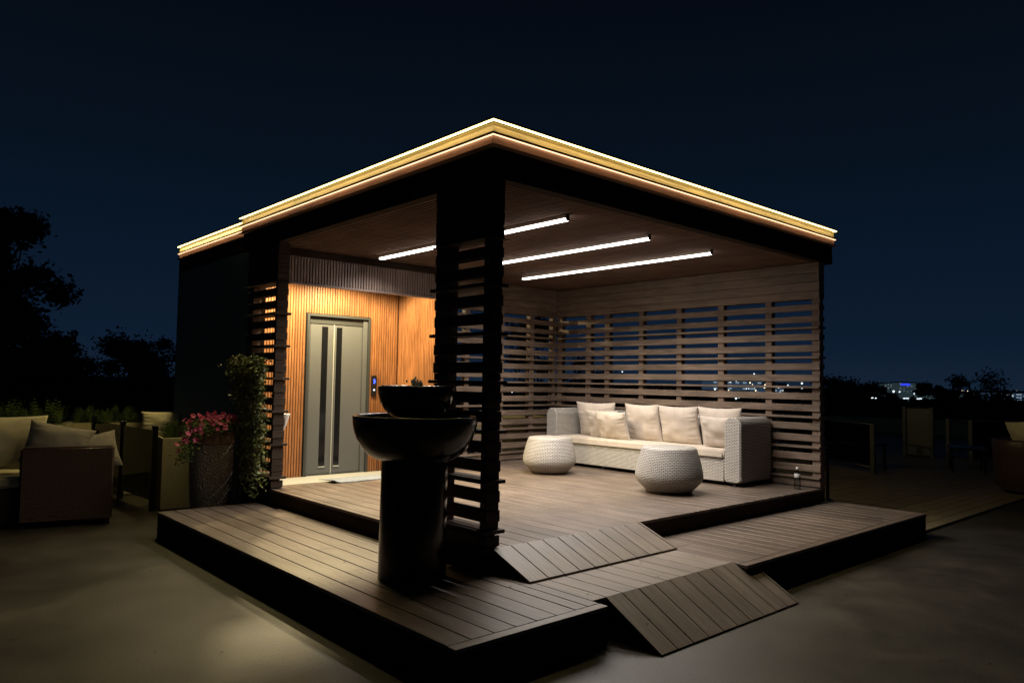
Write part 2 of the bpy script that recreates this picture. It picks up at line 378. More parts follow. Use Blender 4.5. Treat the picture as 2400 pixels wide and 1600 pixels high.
# ------------------------------------------------------------------ lower platform
low = empty('lower_deck', kind='structure', label='low wooden platform wrapping two sides of the pavilion')
TH = 0.024
def planks(parent, x0, x1, y0, y1, z, mat, joints=(), first=None, name='plank'):
    x = x0; i = 0
    edges = [x0]
    e = first if first is not None else x0 + PITCHB
    while e < x1 - 0.03: edges.append(e); e += PITCHB
    edges.append(x1)
    for a, b in zip(edges[:-1], edges[1:]):
        js = [y0] + sorted(joints[i % len(joints)] if joints else []) + [y1]
        js = [j for j in js if y0 <= j <= y1]
        for p, q in zip(js[:-1], js[1:]):
            slab(name, a+0.0038, b-0.0038, p+0.0015, q-0.0015, z-TH, z+random.uniform(-0.0006, 0.0006), mat, parent, bev=0.0018)
        i += 1
# left wing: planks run along Y
wing_seams = [PX0, -0.893, -0.736, -0.579, -0.422, -0.265, -0.108, 0.0]
JW = [(1.95,), (2.9, 0.4), (0.62,), (1.35,), (2.35, -0.3), (0.95,), (1.7,)]
for i, (a, b) in enumerate(zip(wing_seams[:-1], wing_seams[1:])):
    js = [PY0+0.072] + sorted(JW[i]) + [PY1]
    for p, q in zip(js[:-1], js[1:]):
        slab('plank', a+0.004, b-0.004, p+0.0015, q-0.0015, Z1-TH, Z1+random.uniform(-0.0008, 0.0008), M_deck, low, bev=0.0018)
# front wing, notched for the ramp between x=.10 and x=1.667
NX0, NX1, NY = 0.10, 1.667, -0.905
planks(low, 0.0, NX0+0.0, PY0+0.072, 0.0, Z1, M_deck)
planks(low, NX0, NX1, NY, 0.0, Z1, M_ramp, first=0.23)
planks(low, NX1, PX1, PY0+0.072, 0.0, Z1, M_deck, joints=[(), (-0.35,), (), (), (-0.6,), ()], first=1.80)
slab('border_board', PX0, NX0, PY0, PY0+0.069, Z1-TH, Z1, M_deck, low)
slab('border_board', NX1, PX1, PY0, PY0+0.069, Z1-TH, Z1, M_deck, low)
# carcass and skirts
def carc(x0, x1, y0, y1, z1, parent, z0=0.0): slab('joist_frame', x0, x1, y0, y1, z0+0.001, z1, M_black, parent, bev=0)
carc(PX0+0.03, -0.002, PY0+0.03, PY1-0.03, Z1-TH-0.004, low); carc(0, NX0-0.01, PY0+0.03, -0.002, Z1-TH-0.004, low)
carc(NX0, NX1, NY+0.02, -0.002, Z1-TH-0.004, low); carc(NX1+0.01, PX1-0.03, PY0+0.03, -0.002, Z1-TH-0.004, low)
slab('skirt_board', PX0+0.004, PX0+0.026, PY0+0.006, PY1, 0.002, Z1-TH-0.001, M_dark, low)
slab('skirt_board', PX0+0.03, NX0, PY0+0.004, PY0+0.026, 0.002, Z1-TH-0.001, M_dark, low)
slab('skirt_board', NX1, PX1-0.03, PY0+0.004, PY0+0.026, 0.002, Z1-TH-0.001, M_dark, low)
slab('skirt_board', PX1-0.026, PX1-0.004, PY0+0.006, 0.0, 0.002, Z1-TH-0.001, M_dark, low)
slab('skirt_board', PX0+0.03, -0.002, PY1-0.026, PY1-0.004, 0.002, Z1-TH-0.001, M_dark, low)

# ------------------------------------------------------------------ upper deck
upd = empty('upper_deck', kind='structure', label='raised wooden floor of the pavilion with long planks')
JU = [(2.2,), (1.1, 3.3), (2.75,), (0.9, 3.0), (1.8,), (2.45,), (1.4, 3.45)]
planks(upd, 0.0, 2.5, 0.0, YD-0.10, Z2, M_deck, joints=JU, first=0.073)
x = 2.5
planks(upd, 2.5, X1+0.12, 0.0, Y1, Z2, M_deck, joints=JU, first=2.585)
slab('border_board', 0.0, 2.5, YD-0.098, YD, Z2-TH, Z2, M_deck, upd)
carc(0.03, X1+0.09, 0.03, YD-0.01, Z2-TH-0.004, upd); carc(2.5, X1+0.09, YD, Y1, Z2-TH-0.004, upd)
slab('skirt_board', 0.004, X1+0.11, 0.006, 0.028, Z1+0.002, Z2-TH-0.001, M_dark, upd)
slab('skirt_board', 0.004, 0.026, 0.03, YD+0.6, Z1-0.15, Z2-TH-0.001, M_dark, upd)

# ------------------------------------------------------------------ ramps
def ramp(x_edges, ytop, ztop, ybot, zbot, label, trims=None, strip=None):
    rp = empty('ramp', label=label, cat='ramp')
    dy, dz = ybot-ytop, zbot-ztop
    for i, (a, b) in enumerate(zip(x_edges[:-1], x_edges[1:])):
        yt, zt = ytop, ztop
        if trims and a >= trims[0]-0.01:
            f = (trims[1]-ytop)/dy; yt = trims[1]; zt = ztop + dz*f
        L = math.hypot(ybot-yt, zbot-zt); ang = math.atan2(zbot-zt, -(ybot-yt))
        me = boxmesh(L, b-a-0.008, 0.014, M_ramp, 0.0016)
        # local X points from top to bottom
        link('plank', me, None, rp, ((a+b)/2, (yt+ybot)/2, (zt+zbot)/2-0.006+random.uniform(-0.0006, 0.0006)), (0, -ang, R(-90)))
    if strip:
        a, b, yt = strip
        f = (yt-ytop)/dy; zt = ztop+dz*f
        L = math.hypot(ybot-yt, zbot-zt); ang = math.atan2(zbot-zt, -(ybot-yt))
        link('edge_strip', boxmesh(L, b-a, 0.016, M_ramp, 0.0015), None, rp, ((a+b)/2, (yt+ybot)/2, (zt+zbot)/2-0.005), (0, -ang, R(-90)))
    # dark carcass under the boards
    x0, x1 = x_edges[0]+0.012, x_edges[-1]-0.012
    if trims: x1 = trims[0]-0.01
    prism([(ytop, ztop-0.030), (ytop, zbot-0.012), (ybot+0.05, zbot-0.012)], x0, x1, 'x', M_black, 'frame', rp)
    if trims:
        f = (trims[1]-ytop)/dy
        prism([(trims[1], ztop+dz*f-0.030), (trims[1], zbot-0.012), (ybot+0.05, zbot-0.012)], x1+0.004, x_edges[-1]-0.012, 'x', M_black, 'frame', rp)
    return rp
ed2 = [0.055] + [0.073+PITCHB*i for i in range(1, 10)] + [1.665]
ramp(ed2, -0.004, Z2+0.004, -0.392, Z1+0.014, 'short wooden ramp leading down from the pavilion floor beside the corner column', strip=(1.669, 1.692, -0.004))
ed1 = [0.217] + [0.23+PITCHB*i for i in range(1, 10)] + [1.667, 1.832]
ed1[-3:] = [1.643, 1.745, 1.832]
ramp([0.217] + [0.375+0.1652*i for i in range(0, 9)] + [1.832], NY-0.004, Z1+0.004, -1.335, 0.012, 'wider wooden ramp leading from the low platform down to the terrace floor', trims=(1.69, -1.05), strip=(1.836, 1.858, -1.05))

# ------------------------------------------------------------------ slat walls
FINS = [2.260-0.349*k for k in range(6)]
ROWS = []     # (z0, z1) of broad slats
for f in FINS:
    ROWS += [(f-0.0125-0.0547-0.080, f-0.0125-0.0547), (f-0.0125-0.0547*2-0.160, f-0.0125-0.0547*2-0.080)]
ROWS = [r for r in ROWS if r[0] > Z2+0.03]
TOPR = [(2.325, 2.400), (2.462, 2.537)]          # two broad slats above the first fin
SOLID = [(2.598, 2.690), (2.694, 2.800), (2.804, 2.905), (2.909, 3.026)]
def slat_wall(name, label, cat, ax, plane, a0, a1, side, posts, solid=SOLID, thick=0.128, ends=(), bottom=True):
    """ax 'y': the wall runs along y at x=plane and its room face looks toward `side` (-1/+1) on x; ax 'x' likewise"""
    W = empty(name, label=label, cat=cat)
    def bx(nm, s0, s1, d0, d1, z0, z1, mat, parent=W):
        # d measured from room face outward
        p0, p1 = plane - side*d0, plane - side*d1
        lo, hi = min(p0, p1), max(p0, p1)
        if ax == 'y': return slab(nm, lo, hi, s0, s1, z0, z1, mat, parent, bev=0.0025)
        return slab(nm, s0, s1, lo, hi, z0, z1, mat, parent, bev=0.0025)
    t = 0.020
    for (z0, z1) in ROWS+TOPR+solid+([(Z2+0.012, Z2+0.085)] if bottom else []):
        j = random.uniform(-0.002, 0.002)
        bx('slat', a0+0.004+j, a1-0.004, 0, t, z0, z1, M_slat)
        bx('slat', a0+0.004-j, a1-0.004, thick-t, thick, z0+(0.010 if z1 < 2.57 else 0), z1-(0.010 if z1 < 2.57 else 0), M_slat)
        for (e, sgn) in ends:    # end boards closing the ring
            s0, s1 = (e-0.020, e-0.0005) if sgn < 0 else (e+0.0005, e+0.020)
            if ax == 'y': slab('end_board', min(plane, plane-side*thick)+0.001, max(plane, plane-side*thick)-0.001, s0, s1, z0-0.0, z1, M_slat, W)
            else: slab('end_board', s0, s1, min(plane, plane-side*thick)+0.001, max(plane, plane-side*thick)-0.001, z0, z1, M_slat, W)
    for f in FINS:
        bx('fin', a0-0.030 if ends and ends[0][1] < 0 else a0, a1+(0.030 if len(ends) > 1 else 0), -0.028, thick+0.028, f-0.0125, f+0.0125, M_slat)
    for (p0, p1) in posts:
        bx('post', p0, p1, t+0.001, thick-t-0.001, Z2-0.13, ZC, M_post)
        for (e, sgn) in ends:
            pass
    return W
slat_wall('slat_wall', 'long slatted wooden wall behind the white wicker sofa', 'slatted wall', 'y', X1, 0.0, Y1+0.12, -1,
          [(0.008, 0.107), (0.613, 0.699), (1.280, 1.366), (1.934, 2.013), (2.584, 2.662), (3.215, 3.306), (3.588, 3.687), (4.20, 4.30)])
slat_wall('slat_wall', 'slatted back wall between the elevator hall and the sofa corner', 'slatted wall', 'x', Y1, 2.56, X1-0.002, -1,
          [(2.57, 2.65), (3.166, 3.247), (3.824, 3.904), (4.436, 4.530), (4.93, 5.005)])
# columns: short double panels with boards wrapped round their ends
def column(label, y0, y1, group=None):
    W = empty('slat_column', label=label, cat='column')
    t = 0.020; x0, x1 = 0.0, 0.128
    rows = [(r, False) for r in ROWS+TOPR+[(Z2+0.012, Z2+0.085)]] + [((2.598, 2.69), True), ((2.694, 2.80), True), ((2.804, 2.905), True), ((2.909, 3.026), True)]
    for (z0, z1), so in rows:
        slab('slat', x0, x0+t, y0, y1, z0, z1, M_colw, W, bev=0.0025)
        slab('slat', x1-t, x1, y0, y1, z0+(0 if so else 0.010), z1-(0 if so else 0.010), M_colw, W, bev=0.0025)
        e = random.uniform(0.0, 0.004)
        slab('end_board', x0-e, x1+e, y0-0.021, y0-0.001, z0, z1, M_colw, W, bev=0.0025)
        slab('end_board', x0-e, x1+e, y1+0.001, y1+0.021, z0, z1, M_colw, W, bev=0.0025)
    # boards on the two posts between the rows
    zz = sorted([r for r, _ in rows] + [(f-0.0125, f+0.0125) for f in FINS]); zz = [(a, b) for a, b in zz]
    for (a, b), (c, d) in zip(zz[:-1], zz[1:]):
        if c-b > 0.02:
            slab('end_board', x0+0.006, x1-0.006, y0-0.014, y0-0.001, b+0.001, c-0.001, M_colw, W, bev=0.001)
            slab('end_board', x0+0.006, x1-0.006, y1+0.001, y1+0.014, b+0.001, c-0.001, M_colw, W, bev=0.001)
    for f in FINS+[2.605+0.0]:
        slab('fin', x0-0.030, x1+0.030, y0-0.045, y1+0.045, f-0.0125, f+0.0125 if f < 2.6 else f-0.009, M_colw, W, bev=0.002)
    slab('post', x0+t+0.001, x1-t-0.001, y0+0.002, y0+0.075, Z1 if y0 < 1 else Z2-0.1, ZC, M_post, W)
    slab('post', x0+t+0.001, x1-t-0.001, y1-0.14 if y0 < 1 else y1-0.10, y1-0.002, Z1 if y0 < 1 else Z2-0.1, ZC, M_post, W)
    slab('base_board', x0+0.001, x1-0.001, y0+0.001, y1-0.001, Z1+0.003, Z2+0.010, M_dark, W)
    return W
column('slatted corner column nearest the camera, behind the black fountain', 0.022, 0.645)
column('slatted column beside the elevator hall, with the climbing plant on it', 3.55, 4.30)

# ------------------------------------------------------------------ roof
RX0, RY0, RX1, RY1, ZT = -0.025, -0.036, 5.331, 4.526, 3.431
roof = empty('pavilion_roof', label='flat pavilion roof edged with two rows of glowing LED strip', cat='roof')
# outline steps: (outset, z0, z1, material, name) as mitred frames on the two visible sides plus the far sides
def ring(name, out, z0, z1, mat, inset=0.03, rect=(RX0, RY0, RX1, RY1), sides='lfrb', parent=roof):
    x0, y0, x1, y1 = rect
    O = [(x0-out, y0-out), (x1+out, y0-out), (x1+out, y1+out), (x0-out, y1+out)]
    I = [(x0-out+inset, y0-out+inset), (x1+out-inset, y0-out+inset), (x1+out-inset, y1+out-inset), (x0-out+inset, y1+out-inset)]
    for k, s in enumerate('frbl'):
        if s not in sides: continue
        a, b = k, (k+1) % 4
        pts = [O[a], O[b], I[b], I[a]]
        # local frame with X along the side
        A, B = Vector(O[a]), Vector(O[b]); d = (B-A).normalized(); nrm = Vector((-d.y, d.x)); c = (A+B)/2
        loc = [((Vector(p)-c).dot(d), (Vector(p)-c).dot(nrm)) for p in pts]
        n = 4; vs = [(p[0], p[1], z0) for p in loc]+[(p[0], p[1], z1) for p in loc]
        fs = [(3, 2, 1, 0), (4, 5, 6, 7)]+[(i, (i+1) % 4, 4+(i+1) % 4, 4+i) for i in range(4)]
        if name == 'led_strip' and mat in (M_led1, M_led1b, M_led2):
            pass
        meshobj(name, vs, fs, mat, parent, loc=(c.x, c.y, 0), rot=(0, 0, math.atan2(d.y, d.x)))
def fascia(rect, sides, parent=roof, dz=0.0):
    ring('coping_board', 0.022, ZT+dz, ZT+0.012+dz, M_dark, 0.12, rect, sides, parent)
    ring('led_strip', 0.020, ZT-0.0095+dz, ZT-0.001+dz, M_led1b if parent is not roof else M_led1, 0.016, rect, sides, parent)
    ring('fascia_board', -0.006, ZT-0.086+dz, ZT-0.0125+dz, M_fas1, 0.03, rect, sides, parent)
    ring('drip_board', 0.016, ZT-0.104+dz, ZT-0.088+dz, M_dark, 0.09, rect, sides, parent)
    ring('led_strip', 0.012, ZT-0.111+dz, ZT-0.105+dz, M_led2, 0.010, rect, sides, parent)
    ring('fascia_board', -0.004, ZT-0.176+dz, ZT-0.1115+dz, M_fas2, 0.03, rect, sides, parent)
    ring('ledge_board', 0.026, ZT-0.186+dz, ZT-0.178+dz, M_fas2, 0.05, rect, sides, parent)  # sticks out past the LED strip to block its light from the columns
fascia((RX0, RY0, RX1, RY1), 'flr')
def led_line(parent, x, y, L, ax, k=1.0):
    # the strip's own light: a thin diffuser leaning outward under the coping
    ld_ = bpy.data.lights.new('led_light', 'AREA'); ld_.shape = 'RECTANGLE'; ld_.size = L; ld_.size_y = 0.009; ld_.energy = LED_W*L*k; ld_.color = (1.0, 0.80, 0.36)
    o_ = bpy.data.objects.new('led_light', ld_); COL.objects.link(o_); o_.parent = parent; o_.location = (x, y, ZT-0.0135)
    d_ = {'y': Vector((-1, 0, -1.3)), 'x': Vector((0, -1, -1.3)), 'r': Vector((1, 0, -1.3))}[ax]
    lx = Vector((1, 0, 0)) if ax == 'x' else Vector((0, 1, 0))
    zz = -d_.normalized(); yy_ = zz.cross(lx).normalized()
    o_.rotation_euler = Matrix(((lx.x, yy_.x, zz.x), (lx.y, yy_.y, zz.y), (lx.z, yy_.z, zz.z))).to_euler()
led_line(roof, RX0-0.019, (RY0+RY1)/2, RY1-RY0, 'y'); led_line(roof, (RX0+RX1)/2, RY0-0.019, RX1-RX0, 'x')
led_line(roof, RX1+0.019, (RY0+RY1)/2, RY1-RY0, 'r')
ring('beam_board', -0.020, 3.030, 3.130, M_dark, 0.10, sides='flrb'); ring('beam_board', -0.022, 3.132, ZT-0.188, M_dark, 0.10, sides='flrb')
slab('roof_deck', RX0+0.03, RX1-0.03, RY0+0.03, RY1-0.03, 3.30, ZT-0.01, M_black, roof, bev=0)
slab('ceiling_board', 0.10, RX1-0.16, 0.09, RY1-0.13, ZC+0.062, ZC+0.075, M_black, roof, bev=0)
# ceiling slats run along Y
x = 0.11
while x < 5.13:
    slab('ceiling_slat', x, x+0.025, 0.09, Y1+0.10, ZC+0.006, ZC+0.030, M_ceil, roof, bev=0)
    x += 0.0510
# end seams: a thin pale line across the ceiling where two panels meet
slab('ceiling_trim', 0.11, 5.13, 2.335, 2.345, ZC+0.001, ZC+0.005, M_ceil, roof, bev=0)

# three linear lamps hung just below the ceiling
for i, (x, yy0, yy1, lab) in enumerate(((1.247, 0.45, 3.50, 'first long white ceiling lamp, passing behind the corner column'),
                              (2.427, 0.47, 2.74, 'middle one of the three long white ceiling lamps'),
                              (3.538, 0.49, 3.50, 'long white ceiling lamp nearest the sofa wall'))):
    L = empty('ceiling_lamp', (x, (yy0+yy1)/2, ZC), label=lab, cat='ceiling lamp', group='linear lamps under the pavilion ceiling')
    h = (yy1-yy0)/2
    slab('housing', -0.027, 0.027, -h, h, -0.030, 0.004, M_wcon, L)
    slab('diffuser', -0.026, 0.026, -h+0.006, h-0.006, -0.047, -0.0305, M_lamp, L, bev=0.0)
    ad_ = bpy.data.lights.new('lamp_beam', 'AREA'); ad_.shape = 'RECTANGLE'; ad_.size = 0.036; ad_.size_y = 2*h-0.02; ad_.energy = LAMP_W; ad_.spread = R(138); ad_.color = (1.0, 0.92, 0.84)
    ao = bpy.data.objects.new('beam', ad_); COL.objects.link(ao); ao.parent = L; ao.location = (0, 0, -0.0485)
    slab('end_cap', -0.022, 0.022, -h-0.004, -h+0.004, -0.05, 0.004, M_steel, L); slab('end_cap', -0.022, 0.022, h-0.004, h+0.004, -0.05, 0.004, M_steel, L)

# ------------------------------------------------------------------ elevator hall
hall = empty('elevator_hall', label='elevator hall lined with warm orange vertical wood strips', cat='elevator hall')
XS = 2.459; HZ0 = 2.653; HZT = 2.955
DX0, DX1, DZ = 1.055, 2.007, 2.422
# floor
slab('threshold', 0.10, 2.50, YD+0.004, YE+0.05, ZH-0.15, ZH, M_white, hall, bev=0.004)
# back wall boards (vertical ribbed cladding) round the door
slab('backing', 0.23, DX0-0.005, YE+0.016, YE+0.05, ZH, 3.0, M_tbk, hall, bev=0)
slab('backing', DX1+0.005, XS+0.06, YE+0.016, YE+0.05, ZH, 3.0, M_tbk, hall, bev=0)
slab('backing', DX0-0.005, DX1+0.005, YE+0.016, YE+0.05, DZ+0.004, 3.0, M_tbk, hall, bev=0)
slab('backing', XS+0.016, XS+0.05, YH, YE+0.014, ZH, 3.0, M_tbk, hall, bev=0)
PW = 0.0372
x = 0.415
while x+0.03 < XS:
    if x+0.0285 < DX0-0.004 or x > DX1+0.004: slab('cladding_strip', x, x+0.0285, YE-0.002, YE+0.0155, ZH+0.001, 2.99, M_teak, hall, bev=0.003)
    else: slab('cladding_strip', x, x+0.0285, YE-0.002, YE+0.0155, DZ+0.005, 2.99, M_teak, hall, bev=0.003)
    x += PW
yy = YH+0.045
while yy+0.03 < YE: 
    slab('cladding_strip', XS-0.002, XS+0.0155, yy, yy+0.0285, ZH+0.001, 2.99, M_teak, hall, bev=0.003); yy += PW
x = 0
# header
slab('header_backing', 0.17, XS+0.05, YH+0.02, YH+0.045, HZ0, 3.029, M_dark, hall, bev=0)
slab('header_trim', 0.15, XS+0.06, YH-0.022, YH+0.04, HZ0-0.022, HZ0, M_head, hall)
slab('header_top', 0.17, XS+0.06, YH-0.006, YH+0.018, HZT, 3.030, M_dark, hall)
x = 0.18
while x+0.028 < XS+0.05:
    slab('header_strip', x, x+0.0275, YH-0.006, YH+0.0195, HZ0+0.001, HZT-0.001, M_head, hall, bev=0.0025); x += PW
slab('hall_ceiling', 0.36, XS+0.05, YH+0.05, YE+0.05, 2.99, 3.02, M_dark, hall, bev=0)
# return wall toward the back slats
slab('return_board', XS+0.056, XS+0.10, YH-0.01, Y1, Z2, 3.029, M_slat, hall)
# shaft block behind
shaft = empty('elevator_shaft', label='dark rendered elevator shaft block behind the slatted column', cat='building')
slab('wall', 0.09, 0.215, 4.345, 7.08, -0.05, 3.238, M_wall, shaft, bev=0.01)
slab('wall', 0.22, 2.50, YE+0.06, 7.08, -0.05, 3.238, M_wall, shaft, bev=0.01)
slab('dark_end_cover', 0.088, 0.22, 4.33, 4.344, -0.05, 3.05, M_dark, shaft)  # added board; its dark colour dims the lit end of the shaft wall
slab('roof_slab', 0.10, 2.6, RY1+0.05, 7.06, 3.24, 3.42, M_black, shaft, bev=0)
fascia((0.085, RY1+0.02, 2.62, 7.08), 'lb', shaft)
led_line(shaft, 0.066, (RY1+7.1)/2, 7.08-RY1, 'y', 3.2)
slab('beam_board', 0.088, 0.12, RY1, 7.06, 3.06, 3.238, M_dark, shaft)
# elevator door
door = empty('elevator_door', ((DX0+DX1)/2, YE, ZH), label='grey steel two leaf elevator door with dark glass strips', cat='elevator door')
hw = (DX1-DX0)/2; HD = DZ-ZH
slab('frame', -hw, -hw+0.035, -0.020, 0.05, 0, HD, M_doorf, door); slab('frame', hw-0.035, hw, -0.020, 0.05, 0, HD, M_doorf, door)
slab('frame', -hw+0.036, hw-0.036, -0.020, 0.05, HD-0.032, HD, M_doorf, door)
slab('reveal', hw-0.10, hw-0.036, 0.012, 0.10, 0.0, HD-0.033, M_door, door)
slab('lintel', -hw+0.036, hw-0.101, 0.03, 0.10, HD-0.125, HD-0.033, M_doorf, door)
for nm, xa, xb, g0, g1 in (('l', -hw+0.036, -0.0585+0.0, -0.236, -0.148), ('r', -0.0565, hw-0.102, -0.020, 0.062)):
    leaf = slab('door_leaf', xa, xb, 0.040, 0.065, 0.012, HD-0.127, M_door, door, bev=0.004)
    g = slab('glass_strip', g0, g1, 0.0372, 0.0395, 0.115, HD-0.16, M_dglass, door, bev=0)
    slab('glass_trim', g0-0.002, g1+0.002, 0.0320, 0.0370, 0.100, 0.113, M_seam, door, bev=0)
slab('door_edge', -0.066, -0.056, 0.028, 0.0395, 0.012, HD-0.127, M_seam, door, bev=0)
slab('sill', -hw+0.036, hw-0.036, 0.02, 0.10, 0.0, 0.010, M_doorf, door)
# call panel
cp = empty('call_panel', (2.075, YE-0.004, 1.50), label='black elevator call panel with a glowing blue display', cat='call panel')
slab('plate', -0.042, 0.042, -0.022, 0.0, -0.155, 0.125, M_blackm, cp, bev=0.004)
def digit(parent):
    mm = M_blue
    for (a, b, c, d) in ((-0.012, 0.012, 0.068, 0.074), (-0.012, 0.012, 0.014, 0.020), (-0.004, 0.004, 0.022, 0.066), (-0.012, -0.006, 0.056, 0.062)):
        slab('display_segment', a, b, -0.0245, -0.0225, c, d, mm, parent, bev=0)
digit(cp)
slab('display_segment', 0.016, 0.021, -0.0245, -0.0225, 0.030, 0.058, M_blue, cp, bev=0)
link('call_button', lathe_mesh([(0.0005, 0.006), (0.012, 0.006), (0.015, 0.0), (0.015, -0.004)], 20), M_btn, cp, (0, -0.024, -0.075), (R(90), 0, 0))
# hall downlights
for i, (xx, yy2, nm) in enumerate(((0.60, 4.34, 'left'), (1.45, 4.34, 'right'), (1.95, 4.18, 'side'))):
    dl = empty('downlight', (xx, yy2, 2.985), label=('recessed warm downlight at the hall ceiling near the left column', 'recessed warm downlight above the elevator door', 'recessed warm downlight beside the hall side wall')[i], cat='downlight')
    link('disc', lathe_mesh([(0.0005, 0), (0.035, 0)], 20), M_down, dl, (0, 0, -0.004), (R(180), 0, 0))
    link('ring', lathe_mesh([(0.035, -0.006), (0.048, -0.006), (0.048, 0.004)], 24), M_steel, dl)
    ld = bpy.data.lights.new('downlight_beam', 'SPOT'); ld.energy = HALL_W*(1.0, 1.1, 0.45)[i]; ld.color = (1.0, 0.80, 0.43); ld.spot_size = R(160); ld.spot_blend = 0.45; ld.shadow_soft_size = 0.035
    lo = bpy.data.objects.new('beam', ld); COL.objects.link(lo); lo.parent = dl; lo.location = (0, 0, -0.02)
# flood light on the shaft's far wall
fl = empty('flood_light', (2.66, 5.75, 2.78), label='warm flood light on the shaft wall behind the pavilion', cat='flood light')
slab('body', -0.10, 0.0, -0.09, 0.09, -0.06, 0.06, M_blackm, fl, bev=0.006)
slab('lens', 0.001, 0.004, -0.075, 0.075, -0.045, 0.045, M_down, fl, bev=0)
ld = bpy.data.lights.new('flood_beam', 'SPOT'); ld.energy = FLOOD_W; ld.color = (1.0, 0.80, 0.42); ld.spot_size = R(110); ld.spot_blend = 0.5; ld.shadow_soft_size = 0.03
lo = bpy.data.objects.new('beam', ld); COL.objects.link(lo); lo.parent = fl; lo.location = (0.02, 0, 0)
lo.rotation_euler = Vector((2.2, -1.3, -1.0)).to_track_quat('-Z', 'Y').to_euler()

# door mat
def mat_mesh():
    nx, ny = 24, 8; vs = []; fs = []
    for j in range(ny+1):
        for i in range(nx+1):
            u, v = i/nx, j/ny
            z = 0.006 + 0.004*mnoise.noise(Vector((u*5, v*3, 1)))
            if u < 0.12: z += 0.030*((0.12-u)/0.12)**2*(1-v)
            vs.append((u*0.98-0.49, v*0.36-0.18 + 0.015*mnoise.noise(Vector((u*3, 0, 4))), z))
    for j in range(ny):
        for i in range(nx): a = j*(nx+1)+i; fs.append((a, a+1, a+nx+2, a+nx+1))
    return vs, fs
vs, fs = mat_mesh()
dm = meshobj('door_mat', vs, fs, M_mat, None, smooth=True, loc=(1.22, YD+0.14, ZH+0.102), label='thin grey door mat with a curled corner before the elevator', cat='door mat')
sm = dm.modifiers.new('thick', 'SOLIDIFY'); sm.thickness = 0.006
dm.location.z = Z2+0.004; dm.location.y = YD-0.03
# cone planter on the column
cn = empty('wall_cone', (0.215, 3.74, 1.0), label='white cone shaped holder on the inner side of the left column', cat='wall planter')
link('cone', lathe_mesh([(0.004, 0.0), (0.03, 0.05), (0.062, 0.165), (0.066, 0.178), (0.058, 0.178), (0.05, 0.16)], 28), M_wcon, cn)
slab('bracket', -0.09, -0.03, -0.012, 0.012, 0.10, 0.13, M_blackm, cn)

# ------------------------------------------------------------------ sofa
SX0, SX1_, SY0, SY1 = 4.285, 4.975, 0.59, 3.765
sofa = empty('wicker_sofa', (4.28, 2.18, Z2), label='long white wicker sofa against the slatted wall', cat='sofa')
def srel(o): return o
AX, AY, AZ = 4.28, 2.18, Z2
def arm(y0, y1, nm='arm'):
    # front outline in (y,z): rounded top; extruded along x, back end rounded
    w_ = (y1-y0)/2; c = (y0+y1)/2-AY; rr = 0.10; bt = 0.045; ht = 0.80
    pts = []
    n = 8
    rb = 0.05
    pts += [(c-w_+rb, bt), (c+w_-rb, bt)] if False else []
    for k in range(n+1): a = -math.pi/2 + math.pi/2*k/n; pts.append((c+w_-rb+rb*math.cos(a), bt+rb+rb*math.sin(a)))
    for k in range(n+1): a = math.pi/2*k/n; pts.append((c+w_-rr+rr*math.cos(a), ht-rr+rr*math.sin(a)))
    for k in range(n+1): a = math.pi/2 + math.pi/2*k/n; pts.append((c-w_+rr+rr*math.cos(a), ht-rr+rr*math.sin(a)))
    for k in range(n+1): a = math.pi + math.pi/2*k/n; pts.append((c-w_+rb+rb*math.cos(a), bt+rb+rb*math.sin(a)))
    return prism(pts, SX0-AX, SX1_-AX, 'x', M_wick, nm, sofa, bev=0.012, smooth=True, uv=True)
arm(SY0, SY0+0.215); arm(SY1-0.215, SY1)
def ubox(name, x0, x1, y0, y1, z0, z1, mat, parent, bev=0.01):
    bm = bmesh.new(); bmesh.ops.create_cube(bm, size=1); bmesh.ops.scale(bm, vec=(x1-x0, y1-y0, z1-z0), verts=bm.verts)
    bmesh.ops.translate(bm, vec=((x0+x1)/2, (y0+y1)/2, (z0+z1)/2), verts=bm.verts)
    if bev: bmesh.ops.bevel(bm, geom=bm.edges[:], offset=bev, segments=3, affect='EDGES')
    me = bpy.data.meshes.new(name); bm.to_mesh(me); bm.free(); boxuv(me)
    me.polygons.foreach_set('use_smooth', [True]*len(me.polygons))
    try: me.set_sharp_from_angle(angle=R(60))
    except Exception: pass
    return link(name, me, mat, parent)
ubox('base', 0.012, 0.66, SY0+0.216-AY, SY1-0.216-AY, 0.045, 0.305, M_wick, sofa)
ubox('back', 0.50, 0.69, SY0+0.216-AY, SY1-0.216-AY, 0.306, 0.79, M_wick, sofa, bev=0.04)
for yy in (SY0+0.1, SY0+1.1, SY0+2.1, SY1-0.1):
    for xx in (0.06, 0.60): slab('foot', xx-0.02, xx+0.02, yy-AY-0.02, yy-AY+0.02, 0.0, 0.045, M_black, sofa)
ubox('seat_cushion', -0.006, 0.50, SY0+0.222-AY, SY1-0.222-AY, 0.312, 0.412, M_seatf, sofa, bev=0.018)

